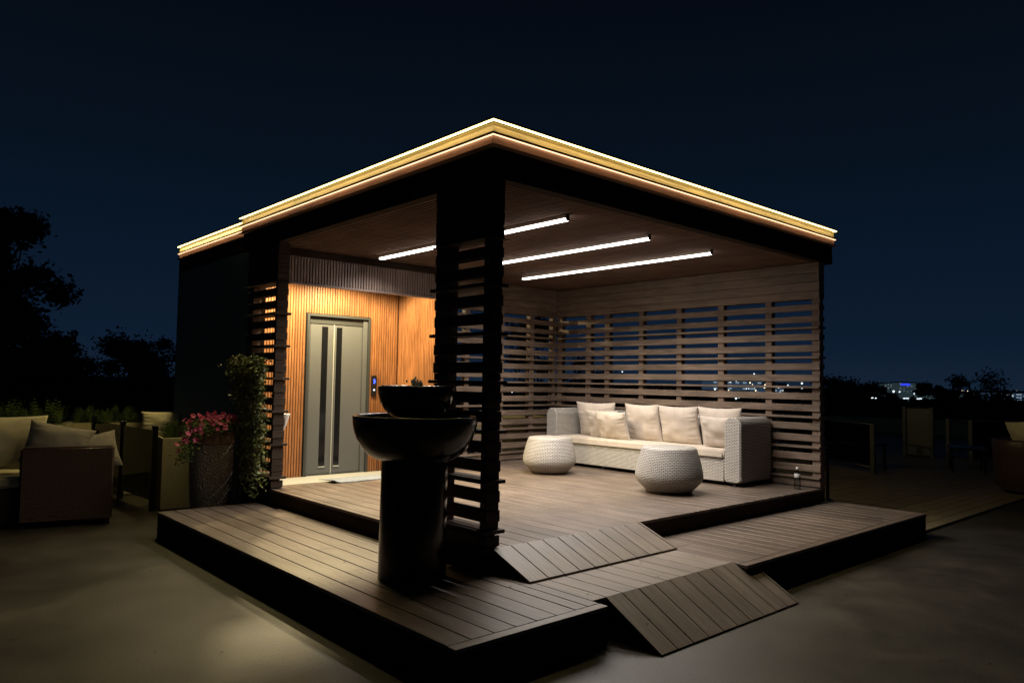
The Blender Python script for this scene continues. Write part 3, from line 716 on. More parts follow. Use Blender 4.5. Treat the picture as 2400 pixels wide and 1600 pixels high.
def pillow_mesh(w_, h_, t_, seed, n=40, pinch=0.07, wr=0.010):
    rnd = random.Random(seed); off = Vector((rnd.uniform(0, 50), rnd.uniform(0, 50), rnd.uniform(0, 50)))
    vs, fs = [], []
    for s in (1, -1):
        for j in range(n+1):
            for i in range(n+1):
                u, v = 2*i/n-1, 2*j/n-1
                pu = abs(u)**2.6; pv = abs(v)**2.6
                z = t_/2*max(0, (1-pu))**0.55*max(0, (1-pv))**0.55
                x = u*w_/2*(1-pinch*(1-abs(v)**2)*abs(u)); y = v*h_/2*(1-pinch*(1-abs(u)**2)*abs(v))
                edge = max(abs(u), abs(v))
                wv = mnoise.noise(Vector((u*2.2, v*2.2, 0))+off)*wr*1.3
                # radiating puckers near the sides
                wv += wr*1.1*mnoise.noise(Vector((u*1.3, v*11, 3))+off)*max(0, abs(u)-0.35)*1.5
                wv += wr*0.9*mnoise.noise(Vector((u*11, v*1.3, 7))+off)*max(0, abs(v)-0.45)*1.5
                sag = 0.02*(1-v)*t_
                fade = min(1, (1-edge)*9)
                vs.append((x, (z + wv*fade)*s, y - sag))
    m = (n+1)**2
    for s in range(2):
        for j in range(n):
            for i in range(n):
                a = s*m+j*(n+1)+i; q = (a, a+1, a+n+2, a+n+1); fs.append(q if s == 1 else q[::-1])
    bm = bmesh.new(); bv = [bm.verts.new(v) for v in vs]; [bm.faces.new([bv[i] for i in f]) for f in fs]
    bmesh.ops.remove_doubles(bm, verts=bm.verts, dist=0.0015); bmesh.ops.recalc_face_normals(bm, faces=bm.faces)
    me = bpy.data.meshes.new('pillow'); bm.to_mesh(me); bm.free()
    me.polygons.foreach_set('use_smooth', [True]*len(me.polygons)); return me
def pillow(label, x, y, z, w_, h_, t_, lean, yawz, seed, mat=M_fab, group='beige cushions on the wicker sofa', roll=0.0, name='cushion'):
    """front looks toward -x; lean tips the top back toward +x"""
    me = pillow_mesh(w_, h_, t_, seed); me.materials.append(mat)
    o = bpy.data.objects.new(name, me); COL.objects.link(o)
    # local: width X, thickness Y, height Z
    rot = Matrix.Rotation(yawz, 4, 'Z') @ Matrix.Rotation(R(90), 4, 'Z') @ Matrix.Rotation(lean, 4, 'X') @ Matrix.Rotation(roll, 4, 'Y')
    o.matrix_world = Matrix.Translation((x, y, z)) @ rot
    return setp(o, label=label, cat='cushion', group=group)
zc = Z2+0.412
pillow('large beige cushion at the far end of the sofa, behind two smaller ones', 4.66, 3.10, zc+0.235, 0.70, 0.52, 0.17, R(-13), R(4), 1)
pillow('large beige cushion second from the far arm, half hidden by a small one', 4.66, 2.27, zc+0.235, 0.60, 0.52, 0.17, R(-13), R(-4), 2)
pillow('large beige cushion standing clear in the middle right of the sofa', 4.66, 1.69, zc+0.235, 0.62, 0.51, 0.17, R(-13), R(-1), 3)
pillow('large beige cushion leaning beside the near arm, behind a smaller one', 4.67, 1.08, zc+0.235, 0.64, 0.52, 0.17, R(-13), R(-3), 4)
pillow('small beige cushion between the large one and the front one, far end', 4.52, 2.86, zc+0.185, 0.56, 0.41, 0.13, R(-17), R(5), 5)
pillow('small beige cushion standing foremost of the three at the far end', 4.44, 2.63, zc+0.18, 0.56, 0.41, 0.15, R(-19), R(-3), 6)
pillow('small beige cushion tucked against the near arm of the sofa', 4.52, 0.99, zc+0.185, 0.52, 0.41, 0.14, R(-17), R(2), 7)

# poufs
def pouf(label, x, y, s, rz):
    P = empty('wicker_pouf', (x, y, Z2), rz, label=label, cat='pouf', group='round white wicker poufs in front of the sofa')
    prof = [(0.240, 0.028), (0.250, 0.036), (0.268, 0.052), (0.292, 0.075), (0.314, 0.098), (0.331, 0.120), (0.342, 0.142), (0.348, 0.165), (0.349, 0.188), (0.346, 0.215), (0.341, 0.245), (0.334, 0.278), (0.326, 0.312), (0.317, 0.346), (0.307, 0.378), (0.297, 0.408), (0.290, 0.432), (0.284, 0.452), (0.277, 0.463), (0.264, 0.470), (0.24, 0.474), (0.15, 0.475), (0.08, 0.476), (0.002, 0.4765)]
    me = lathe_mesh([(a*s, b*s) for a, b in prof], 96)
    link('body', me, M_wick2, P)
    link('base_ring', lathe_mesh([(0.20*s, 0.012), (0.242*s, 0.012), (0.244*s, 0.034*s), (0.20*s, 0.036*s)], 48), M_wickd, P)
    for k in range(4):
        a = R(45+90*k); slab('leg', 0.205*s*math.cos(a)-0.012, 0.205*s*math.cos(a)+0.012, 0.205*s*math.sin(a)-0.012, 0.205*s*math.sin(a)+0.012, 0, 0.035, M_black, P)
    return P
pouf('round white wicker pouf farther from the camera, near the far end of the sofa', 3.45, 2.85, 0.985, 0.3)
pouf('round white wicker pouf nearer the camera, before the near arm of the sofa', 3.35, 0.90, 1.045, 1.1)

# bottle
bt = empty('bottle', (4.757, 0.15, Z2), label='clear water bottle with a white cap on the floor by the slatted wall end', cat='bottle')
link('body', lathe_mesh([(0.001, 0.003), (0.030, 0.0), (0.034, 0.006), (0.034, 0.15), (0.032, 0.175), (0.020, 0.205), (0.013, 0.222), (0.013, 0.235)], 24), glassmat('bottle_plastic', (0.75, 0.8, 0.8)), bt)
link('cap', lathe_mesh([(0.015, 0.226), (0.016, 0.23), (0.016, 0.252), (0.0005, 0.254)], 20), M_wcon, bt)
link('label', lathe_mesh([(0.0345, 0.135), (0.0348, 0.136), (0.0348, 0.178), (0.0332, 0.179)], 24), M_label, bt)

# ------------------------------------------------------------------ fountain
fo = empty('fountain', (-0.455, 0.225, Z1), label='black two bowl water fountain on a round pedestal', cat='fountain')
link('pedestal', lathe_mesh([(0.0005, 0.0), (0.228, 0.0), (0.230, 0.006), (0.226, 0.40), (0.224, 0.78), (0.218, 0.86), (0.15, 0.90)], 64), M_fount, fo)
def bowl(r0, r1, z0, z1, th, n=14):
    out = []
    for k in range(n+1):
        a = k/n; out.append((r0+(r1-r0)*math.sin(a*math.pi/2)**0.95, z0+(z1-z0)*(1-math.cos(a*math.pi/2))**0.92))
    prof = [(0.001, z0-0.001)] + out + [(r1-th*0.4, z1+0.006), (r1-th, z1)]
    prof += [(max(0.01, (r-th)), z+th*0.6) for r, z in out[::-1][1:]]
    return prof
ZL0, ZL1, ZU0, ZU1 = 0.800, 1.085, 1.072, 1.285
link('lower_bowl', lathe_mesh(bowl(0.215, 0.425, ZL0-0.01, ZL1, 0.022), 80), M_fount, fo)
link('neck', lathe_mesh([(0.14, 0.90), (0.125, 0.98), (0.118, 1.04), (0.115, 1.085), (0.11, 1.10)], 40), M_fount, fo)
link('upper_bowl', lathe_mesh(bowl(0.115, 0.262, ZU0, ZU1, 0.018), 72), M_fount, fo)
def water(name, mat_r, z, r_, amp):
    n = 26; vs = [(0, 0, z)]; fs = []
    for k in range(1, n+1):
        for j in range(48):
            a = 2*math.pi*j/48; rr = r_*k/n
            vs.append((rr*math.cos(a), rr*math.sin(a), z+amp*mnoise.noise(Vector((rr*math.cos(a)*26, rr*math.sin(a)*26, 2)))))
    for j in range(48): fs.append((0, 1+j, 1+(j+1) % 48))
    for k in range(n-1):
        for j in range(48):
            a = 1+k*48; fs.append((a+j, a+48+j, a+48+(j+1) % 48, a+(j+1) % 48))
    return meshobj(name, vs, fs, mat_r, fo, smooth=True)
M_water = plain('water', (0.03, 0.035, 0.04), 0.05, 0, 0.8)
water('water', M_water, ZU1-0.006, 0.243, 0.008); water('water', M_water, ZL1-0.035, 0.390, 0.004)
# small bubbling jet
M_jet, t_, b_ = newmat('foam_water')
trn = N(t_, 'ShaderNodeBsdfTranslucent'); trn.inputs[0].default_value = (0.85, 0.85, 0.82, 1); mxj = N(t_, 'ShaderNodeMixShader'); mxj.inputs[0].default_value = 0.6
b_.inputs['Base Color'].default_value = (0.7, 0.7, 0.68, 1); b_.inputs['Roughness'].default_value = 0.1
t_.links.new(b_.outputs[0], mxj.inputs[1]); t_.links.new(trn.outputs[0], mxj.inputs[2]); t_.links.new(mxj.outputs[0], t_.nodes['Material Output'].inputs['Surface'])
bm = bmesh.new()
rj = random.Random(5)
for k in range(26):
    z = ZU1+abs(rj.gauss(0, 0.028)); s_ = 0.006+0.013*rj.random()*(1-min(1, (z-ZU1)/0.09))
    m_ = Matrix.Translation((rj.gauss(0, 0.016), rj.gauss(0, 0.016), z)) @ Matrix.Diagonal((1, 1, 1.5, 1))
    bmesh.ops.create_icosphere(bm, subdivisions=1, radius=s_, matrix=m_)
frombm('water_jet', bm, M_jet, fo, smooth=True)
# pump cable on the floor behind the fountain
tube('cable', [(-0.20, 0.42, Z1+0.72), (-0.17, 0.44, Z1+0.60), (-0.16, 0.46, Z1+0.42), (-0.12, 0.50, Z1+0.30), (-0.05, 0.55, Z1+0.24), (0.03, 0.60, Z2+0.07), (0.16, 0.75, Z2+0.02), (0.30, 0.72, Z2+0.008)], 0.004, M_black, None, label='thin black cable running from the fountain into the pavilion', cat='cable')

# ------------------------------------------------------------------ leaves helper
def leaf_cloud(pts, size, mat, name, parent, rnd, up_bias=0.2, aspect=0.55, **kw):
    vs, fs = [], []
    for p in pts:
        s = size*rnd.uniform(0.6, 1.25)
        d = Vector((rnd.gauss(0, 1), rnd.gauss(0, 1), rnd.gauss(0, 0.7)+up_bias)).normalized()
        sd = d.orthogonal().normalized(); sd.rotate(Matrix.Rotation(rnd.uniform(0, 6.28), 3, d)); nn = d.cross(sd)
        b = len(vs); P = Vector(p)
        vs += [P-d*s*0.5, P+sd*s*aspect*0.5+nn*s*0.06, P+d*s*0.5, P-sd*s*aspect*0.5+nn*s*0.06]
        fs += [(b, b+1, b+2), (b, b+2, b+3)]
    return meshobj(name, vs, fs, mat, parent, **kw)

# climbing plant on the left column
cl = empty('climbing_plant', (-0.07, 3.95, 0.24), label='leafy climbing plant hanging over the outer face of the left column', cat='plant')
rnd = random.Random(21); pts = []
strands = []
for k in range(118):
    yy = rnd.uniform(-0.44, 0.40); top = 1.50 - 0.10*abs(yy) + rnd.uniform(-0.08, 0.10)
    # drape: the near half falls farther down
    low_ = {0: 1.12, 1: 0.85, 2: 0.18}[0 if yy > 0.22 else (1 if yy > 0.02 else 2)] + rnd.uniform(-0.12, 0.35)
    strands.append((yy, top, low_))
for yy, top, low_ in strands:
    z = top; y_ = yy; x_ = -0.02-rnd.random()*0.07
    while z > low_:
        pts.append((x_+rnd.gauss(0, 0.02), y_+rnd.gauss(0, 0.025), z)); z -= rnd.uniform(0.018, 0.04); y_ += rnd.gauss(0, 0.008) - 0.0006; x_ += rnd.gauss(0, 0.005)
for k in range(700): pts.append((rnd.gauss(-0.07, 0.045), rnd.uniform(-0.46, 0.44), 1.43+rnd.gauss(0, 0.06)))
leaf_cloud(pts, 0.052, M_leaf, 'leaves', cl, rnd)
for k in range(9):
    yy, top, low_ = strands[k*11]; tube('stem', [(-0.06, yy, top), (-0.07, yy+0.02, (top+low_)/2), (-0.05, yy-0.02, low_)], 0.005, M_bark, cl, seg=5)
slab('stem', -0.03, -0.012, 0.2, 0.23, 0.0, 1.4, M_bark, cl)

# ------------------------------------------------------------------ flower pot
fp = empty('flower_pot', (-0.36, 4.27, 0), label='tall grey hammered stone pot overflowing with pink petunias', cat='flower pot')
link('pot', lathe_mesh([(0.0005, 0.0), (0.175, 0.0), (0.190, 0.03), (0.212, 0.32), (0.224, 0.58), (0.226, 0.84)], 64), M_stone, fp)
link('rim', lathe_mesh([(0.227, 0.842), (0.234, 0.846), (0.229, 0.855), (0.228, 0.972), (0.233, 0.992), (0.218, 0.996), (0.205, 0.94)], 64), M_terra, fp)
rnd = random.Random(8); pts = []
for k in range(1500):
    a = rnd.uniform(0, 2*math.pi); r_ = 0.29*math.sqrt(rnd.random()); droop = max(0, r_-0.21)*1.1
    pts.append((r_*math.cos(a), r_*math.sin(a), 1.005+0.10*rnd.random()-droop))
for k in range(420):   # left trailing bunch
    t_ = rnd.random(); pts.append((-0.20-0.19*t_+rnd.gauss(0, 0.04), -0.20-0.05*t_+rnd.gauss(0, 0.05), 1.05-0.36*t_**1.5+rnd.gauss(0, 0.035)))
leaf_cloud(pts, 0.048, M_leaf2, 'foliage', fp, rnd, aspect=0.4)
def flower_mesh(seed, pet):
    rr = random.Random(seed); n = 20; vs = [(0, 0, -0.012)]; fs = []
    for ring_, (r_, z) in enumerate(((0.008, -0.004), (0.020, 0.006), (0.033, 0.008))):
        for k in range(n):
            a = 2*math.pi*k/n; wv = 1+0.14*math.cos(5*a)*(ring_ == 2)+0.04*rr.uniform(-1, 1)
            vs.append((r_*wv*math.cos(a), r_*wv*math.sin(a), z+0.003*math.sin(10*a)*(ring_ == 2)))
    for k in range(n): fs.append((0, 1+k, 1+(k+1) % n))
    for q in range(2):
        for k in range(n):
            a = 1+q*n; fs.append((a+k, a+n+k, a+n+(k+1) % n, a+(k+1) % n))
    me = bpy.data.meshes.new('flower'); me.from_pydata(vs, [], fs); me.materials.append(pet); me.materials.append(M_throat)
    for i, p in enumerate(me.polygons): p.material_index = 1 if i < n else 0
    me.polygons.foreach_set('use_smooth', [True]*len(me.polygons)); return me
fm = [flower_mesh(1, M_pink), flower_mesh(2, M_pink), flower_mesh(3, M_pinkd)]
toc = (CAM-Vector((-0.43, 4.34, 1.0))).normalized()
spots = []
for k in range(62):
    a = rnd.uniform(0, 2*math.pi); r_ = 0.30*rnd.random()**0.6
    spots.append((r_*math.cos(a), r_*math.sin(a), 1.06+rnd.uniform(-0.01, 0.10)-max(0, r_-0.22)*0.9))
for k in range(24):
    t_ = rnd.random(); spots.append((-0.18-0.22*t_+rnd.gauss(0, 0.04), -0.22+rnd.gauss(0, 0.06), 1.07-0.26*t_**1.4+rnd.gauss(0, 0.03)))
for k, sp in enumerate(spots):
    d = Vector((rnd.gauss(-0.2, 0.5), rnd.gauss(-0.8, 0.4), rnd.gauss(0.5, 0.4))).normalized()
    o = link('flower', fm[k % 3], None, fp, (sp[0]+d.x*0.03, sp[1]+d.y*0.03, sp[2]+d.z*0.02)); o.rotation_euler = d.to_track_quat('Z', 'Y').to_euler(); s_ = rnd.uniform(0.65, 0.95); o.scale = (s_, s_, s_)

# ------------------------------------------------------------------ cream planters with ferns, left
def fern(parent, w_, d_, z, h_, seed, n=70):
    rr = random.Random(seed); vs, fs = [], []
    for k in range(n):
        bx, by = rr.uniform(-w_/2, w_/2)*0.85, rr.uniform(-d_/2, d_/2)*0.7
        a = rr.uniform(0, 6.28); lean = rr.uniform(0.05, 0.5); L = h_*rr.uniform(0.6, 1.15)
        prev = None
        steps = 9
        for s in range(steps+1):
            t = s/steps; px = bx+math.cos(a)*lean*L*t*t; py = by+math.sin(a)*lean*L*t*t; pz = z+L*t*(1-0.25*lean*t)
            if s:
                wl = 0.07*math.sin(math.pi*min(1, t*0.9+0.1))+0.006
                for sd in (1, -1):
                    q = len(vs); ox, oy = -math.sin(a)*sd, math.cos(a)*sd
                    vs += [(px, py, pz), (px+ox*wl, py+oy*wl, pz+0.022), (px, py, pz+0.016)]; fs.append((q, q+1, q+2))
    return meshobj('foliage', vs, fs, M_leaf2, parent)
def planter(label, x, y, w_, d_, h_, rz, seed, fernh=0.28, n=70):
    P = empty('planter_box', (x, y, 0), rz, label=label, cat='planter', group='cream planter boxes on the left terrace')
    t = 0.02
    slab('wall', -w_/2, w_/2, -d_/2, -d_/2+t, 0.01, h_, M_planter, P, bev=0.004); slab('wall', -w_/2, w_/2, d_/2-t, d_/2, 0.01, h_, M_planter, P, bev=0.004)
    slab('wall', -w_/2, -w_/2+t, -d_/2+t, d_/2-t, 0.01, h_, M_planter, P, bev=0.004); slab('wall', w_/2-t, w_/2, -d_/2+t, d_/2-t, 0.01, h_, M_planter, P, bev=0.004)
    slab('soil', -w_/2+t, w_/2-t, -d_/2+t, d_/2-t, 0.02, h_-0.06, M_black, P, bev=0)
    if fernh: fern(P, w_, d_, h_-0.06, fernh, seed, n)
    return P
planter('cream planter box right behind the petunia pot, with a dark fern', -0.22, 5.46, 0.66, 0.56, 0.84, R(-8), 3, 0.26)
planter('cream planter box second behind the petunia pot, under a folded cushion', -0.30, 6.90, 0.55, 0.5, 0.83, R(-8), 4, 0)
q = az(262, 12.0); planter('narrow cream planter between the two railing posts', q.x, q.y, 0.40, 0.4, 0.80, R(-15), 5, 0)
q = az(285, 13.1); planter('wide cream planter with ferns in the back row, right one', q.x, q.y, 1.45, 0.45, 0.84, R(-22), 6, 0.30, 90)
q = az(40, 12.9); planter('wide cream planter with lit green ferns behind the left sofa', q.x, q.y, 1.5, 0.45, 0.84, R(-22), 7, 0.42, 110)
cu = pillow('flat cream cushion lying on top of a planter box', -0.10, 6.88, 0.93, 0.55, 0.30, 0.14, R(0), R(-100), 31, M_cream, None)

# railing posts left with glass
rail = empty('glass_railing', label='glass railing with black posts beside the left planters', cat='railing')
PP = [(-0.66, 5.28), (-0.72, 6.42), (az(230, 12.0).x, az(230, 12.0).y)]
for (x, y) in PP:
    slab('post', x-0.03, x+0.03, y-0.03, y+0.03, 0.0, 0.99, M_blackm, rail, bev=0.004)
for (a, b) in zip(PP[:-1], PP[1:]):
    vs = [(a[0], a[1]+0.04, 0.12), (b[0], b[1]-0.04, 0.12), (b[0], b[1]-0.04, 0.93), (a[0], a[1]+0.04, 0.93)]
    g = meshobj('glass_pane', vs, [(0, 1, 2, 3)], M_glass, rail); sm = g.modifiers.new('t', 'SOLIDIFY'); sm.thickness = 0.01

# ------------------------------------------------------------------ left wicker sofa
ls = empty('brown_wicker_sofa', (-1.63, 4.80, 0), R(-13), label='dark brown wicker sofa with cushions at the left edge', cat='sofa')
ubox('arm', -0.42, 0.42, 0.0, 0.13, 0.05, 0.82, M_wickd, ls, bev=0.02)
ubox('base', -1.75, 0.30, 0.131, 0.95, 0.05, 0.40, M_wickd, ls, bev=0.02)
ubox('back', 0.30, 0.42, 0.131, 1.08, 0.05, 0.80, M_wickd, ls, bev=0.02)
ubox('back', -1.75, 0.29, 0.951, 1.08, 0.05, 0.80, M_wickd, ls, bev=0.02)
ubox('seat_cushion', -1.70, 0.28, 0.135, 0.93, 0.402, 0.52, M_cream, ls, bev=0.03)
for xx, yy in ((-0.38, 0.05), (0.38, 0.05), (-1.6, 0.3)): slab('foot', xx-0.02, xx+0.02, yy-0.02, yy+0.02, 0, 0.05, M_black, ls)
pillow('large cream yellow cushion at the far left, leaning on the brown sofa back', -2.13, 5.42, 0.84, 0.80, 0.58, 0.22, R(-12), R(77+180-360), 41, M_cream, 'cushions on the brown wicker sofa')
pillow('slumped grey beige cushion resting behind the brown sofa arm, left one', -1.68, 5.07, 0.82, 0.62, 0.44, 0.24, R(-14), R(75+180-360), 42, M_grayc, 'cushions on the brown wicker sofa', roll=R(12))
pillow('low grey beige cushion poking over the right end of the brown sofa arm', -1.36, 5.00, 0.73, 0.50, 0.42, 0.22, R(-25), R(75+180-360), 43, M_grayc, 'cushions on the brown wicker sofa', roll=R(-14))

# ------------------------------------------------------------------ right terrace furniture and railings
def glass_fence(label, pts, h, parent_name='glass_railing', panel=M_glass, bz=0.08):
    G = empty(parent_name, label=label, cat='railing')
    for p in pts: slab('post', p[0]-0.04, p[0]+0.04, p[1]-0.04, p[1]+0.04, 0.0, h, M_steel, G, bev=0.004)
    for a, b in zip(pts[:-1], pts[1:]):
        A, B = Vector((*a, 0)), Vector((*b, 0)); d = (B-A).normalized()*0.05
        vs = [A+d+Vector((0, 0, bz+0.02)), B-d+Vector((0, 0, bz+0.02)), B-d+Vector((0, 0, h-0.04)), A+d+Vector((0, 0, h-0.04))]
        g = meshobj('glass_pane', [tuple(v) for v in vs], [(0, 1, 2, 3)], panel, G); sm = g.modifiers.new('t', 'SOLIDIFY'); sm.thickness = 0.012
        tube('handrail', [A+Vector((0, 0, h-0.02)), B+Vector((0, 0, h-0.02))], 0.018, M_steel, G); tube('bottom_rail', [A+d+Vector((0, 0, bz)), B-d+Vector((0, 0, bz))], 0.02, M_steel, G)
glass_fence('glass railing on the right terrace with one tall metal post', [(12.6, 4.6), (11.6, 3.2), (10.35, 1.58)], 0.93, bz=0.14)
a_, b_, c_ = az(2088, 19.4), az(2118, 19.2), az(2181, 19.0); d_ = az(2225, 18.8)
glass_fence('far pale panel fence between dark posts on the right terrace', [(b_.x, b_.y), (c_.x, c_.y)], 1.15, 'panel_fence', M_frost, 0.05)
glass_fence('low railing continuing right of the pale panel fence', [(c_.x+0.4, c_.y-0.2), (d_.x+0.3, d_.y-0.3), (20.5, -1.2)], 0.9, bz=0.05)
gr = empty('grab_rail', (6.60, 0.66, 0.0), label='short black pipe handrail just outside the right wall end', cat='handrail')
tube('pipe', [(0, 0, 0.03), (0, 0, 0.62), (-0.02, 0.01, 0.66), (-0.16, 0.10, 0.665)], 0.022, M_blackm, gr)
link('flange', lathe_mesh([(0.001, 0.03), (0.03, 0.03), (0.06, 0.03), (0.062, 0.045), (0.03, 0.055)], 24), M_blackm, gr)
slab('top_plate', -0.20, -0.02, 0.02, 0.10, 0.688, 0.70, M_seam, gr)
# stool/table shapes in the gloom
def lowtable(label, x, y, w_, d_, h_, rz):
    T = empty('low_table', (x, y, 0.03), rz, label=label, cat='table')
    slab('tabletop', -w_/2, w_/2, -d_/2, d_/2, h_-0.04, h_, M_blackm, T, bev=0.005)
    for sx_ in (-1, 1):
        for sy_ in (-1, 1): slab('leg', sx_*(w_/2-0.04)-0.02, sx_*(w_/2-0.04)+0.02, sy_*(d_/2-0.04)-0.02, sy_*(d_/2-0.04)+0.02, 0, h_-0.041, M_blackm, T)
q = az(2262, 16.5); lowtable('dark low table far out on the right terrace', q.x, q.y, 0.9, 0.6, 0.45, R(20))
q = az(1985, 15.5); lowtable('dark low bench table behind the glass railing on the right', q.x, q.y, 1.3, 0.5, 0.50, R(-35))
# tub chair at the right edge
q = az(2405, 13.6)
tcb = empty('tub_chair', (q.x, q.y, 0.03), R(-60), label='brown wicker tub chair with a cream cushion at the right edge', cat='chair')
me = lathe_mesh([(0.36, 0.04), (0.42, 0.10), (0.45, 0.35), (0.46, 0.62), (0.47, 0.78), (0.45, 0.80), (0.42, 0.78), (0.41, 0.42), (0.05, 0.40)], 48)
link('shell', me, M_wickd, tcb)
for k in range(4): a = R(45+90*k); slab('leg', 0.30*math.cos(a)-0.02, 0.30*math.cos(a)+0.02, 0.30*math.sin(a)-0.02, 0.30*math.sin(a)+0.02, 0, 0.06, M_black, tcb)
link('seat_cushion', lathe_mesh([(0.39, 0.43), (0.405, 0.47), (0.39, 0.52), (0.3, 0.54), (0.001, 0.545)], 40), M_cream, tcb)
pillow('cream cushion leaning in the tub chair at the right edge', q.x-0.02, q.y+0.02, 0.88, 0.66, 0.48, 0.20, R(-22), R(-40), 51, M_cream, None, roll=R(5))

# cream planter box behind the back wall
cb = empty('back_planter_box', (4.75, 5.0, 0.0), label='cream planter box seen through the lowest gaps of the back wall', cat='bench')
slab('body', -0.62, 0.7, -0.22, 0.22, 0.05, 0.97, M_planter, cb, bev=0.01); slab('lid', -0.65, 0.73, -0.25, 0.25, 0.972, 1.0, M_planter, cb, bev=0.008)
# two dark service boxes + parapet at the terrace edge
par = empty('parapet', label='low dark parapet round the far edge of the terrace', cat='parapet')
slab('wall', -14, 24, 18.8, 19.0, 0, 0.5, M_wall, par, bev=0.01); slab('wall', 23.8, 24, -9, 18.79, 0, 0.5, M_wall, par, bev=0.01)

# ------------------------------------------------------------------ trees
def tree(label, x, y, zb, h, cr_, seed, cl_n=22, per=420, leaf=0.34, crown=(0.42, 1.0), trunk=0.22, group=None, squash=0.8, cat='tree'):
    T = empty('tree', (x, y, zb), label=label, cat=cat, group=group); rr = random.Random(seed)
    top = Vector((rr.uniform(-0.4, 0.4), rr.uniform(-0.4, 0.4), h*0.72))
    tube('trunk', [(0, 0, 0), (top.x*0.3, top.y*0.2, h*0.25), (top.x*0.7, top.y*0.7, h*0.5), tuple(top)], [trunk, trunk*0.8, trunk*0.55, trunk*0.2], M_bark, T)
    pts = []; cs = []
    for k in range(cl_n):
        a = rr.uniform(0, 6.28); e = rr.random(); z = h*(crown[0]+(crown[1]-crown[0])*e)
        env = cr_*math.sin(math.pi*min(0.98, max(0.08, 0.15+0.75*(1-e))))**0.7
        r_ = env*rr.uniform(0.25, 1.0); c = Vector((r_*math.cos(a), r_*math.sin(a), z)); cs.append(c)
        s_ = cr_*rr.uniform(0.16, 0.36)
        for i in range(int(per*1.6)):
            v = Vector((rr.gauss(0, 1), rr.gauss(0, 1), rr.gauss(0, squash)))
            pts.append(tuple(c+v*s_*0.52))
    for c in cs[::2]:
        tube('limb', [tuple(top*0.6), tuple(top*0.5+c*0.5-Vector((0, 0, 0.3))), tuple(c)], [trunk*0.35, trunk*0.22, trunk*0.07], M_bark, T, seg=5)
    leaf_cloud(pts, leaf*0.72, M_tree, 'crown', T, rr, aspect=0.6)
    return T
def tz(px, v, D):   # height seen at pixel row v for column px at distance D
    d = fw + rt*((px-1200)/FPX) - up*((v-800)/FPX); return CAM.z + d.z/math.hypot(d.x, d.y)*D
GZ = -9
q = az(10, 34); hh = tz(60, 485, 34)-GZ
tree('tallest dark tree with ragged open branches at the left edge', q.x, q.y, GZ, hh-0.5, 2.3, 3, 44, 300, 0.34, (0.46, 0.99), group=None)
q = az(-60, 31); tree('dark tree half cut off by the left edge of the view', q.x, q.y, GZ, tz(0, 620, 31)-GZ, 3.0, 13, 34, 300, 0.36, (0.4, 0.98))
q = az(110, 33); tree('dense lower dark tree filling the base of the tallest tree', q.x, q.y, GZ, tz(130, 775, 33)-GZ, 2.0, 14, 26, 420, 0.36, (0.4, 0.98))
q = az(290, 44); tree('smaller dark tree between the tall tree and the shaft block', q.x, q.y, GZ, tz(300, 792, 44)-GZ, 2.0, 5, 26, 300, 0.30, (0.5, 0.98))
q = az(345, 45); tree('small dark tree with wispy top nearest the shaft block', q.x, q.y, GZ, tz(345, 790, 45)-GZ, 1.6, 6, 18, 240, 0.26, (0.5, 0.98))
q = az(230, 47); tree('low dark tree crown in the dip left of the small trees', q.x, q.y, GZ, tz(230, 815, 47)-GZ, 2.4, 15, 22, 300, 0.32, (0.5, 0.98))
q = az(405, 52); tree('low dark tree crown touching the shaft block edge', q.x, q.y, GZ, tz(405, 822, 52)-GZ, 3.0, 16, 22, 300, 0.34, (0.5, 0.98))
q = az(1262, 42); tree('dark tree seen through the slats of the back wall', q.x, q.y, GZ, tz(1262, 752, 42)-GZ, 2.1, 7, 22, 360, 0.32, (0.5, 0.98))
q = az(1370, 60); tree('dark tree seen through the slats right of the corner', q.x, q.y, GZ, tz(1370, 838, 60)-GZ, 2.4, 8, 20, 300, 0.36, (0.5, 0.98))
for i, (px, v, D, cr_, lab) in enumerate(((1940, 893, 70, 2.6, 'round dark tree just right of the slatted wall end'), (2000, 896, 85, 2.7, 'broad dark tree second right of the slatted wall'),
        (2043, 905, 100, 1.7, 'small dark palm like tree before the pale towers'), (2062, 912, 90, 2.2, 'low dark tree under the pale towers'), (2178, 905, 110, 1.9, 'small dark round tree right of the blue lit tower'), (2236, 912, 110, 2.0, 'low dark tree with a pole above it on the skyline'),
        (2298, 884, 85, 3.6, 'largest round dark tree on the right skyline'), (1560, 905, 90, 3.0, 'dark tree low behind the sofa wall, left one'), (1480, 900, 80, 2.6, 'dark tree low behind the sofa wall, middle one'))):
    q = az(px, D); tree(lab, q.x, q.y, GZ, tz(px, v, D)-GZ, cr_, 60+i, 16, 300, 0.42*D/85, (0.45, 0.99), 0.3)
# dark belt of ground trees
bm_pts = []
rr = random.Random(77); vs = []; pts = []
for k in range(26000):
    px = rr.uniform(-500, 2900); D = rr.uniform(110, 170); q = az(px, D)
    base = tz(1200, 896, 1)  # horizon height is the eye height
    hgt = (CAM.z-GZ) - 1.9 + 1.2*mnoise.noise(Vector((px*0.012, 0, 0))) + 0.5*mnoise.noise(Vector((px*0.06, 3, 0)))
    pts.append((q.x, q.y, GZ+hgt*rr.random()**0.5))
leaf_cloud(pts, 1.5, M_tree, 'tree_belt', None, rr, aspect=0.7, kind='stuff', label='dark mass of distant trees along the horizon')

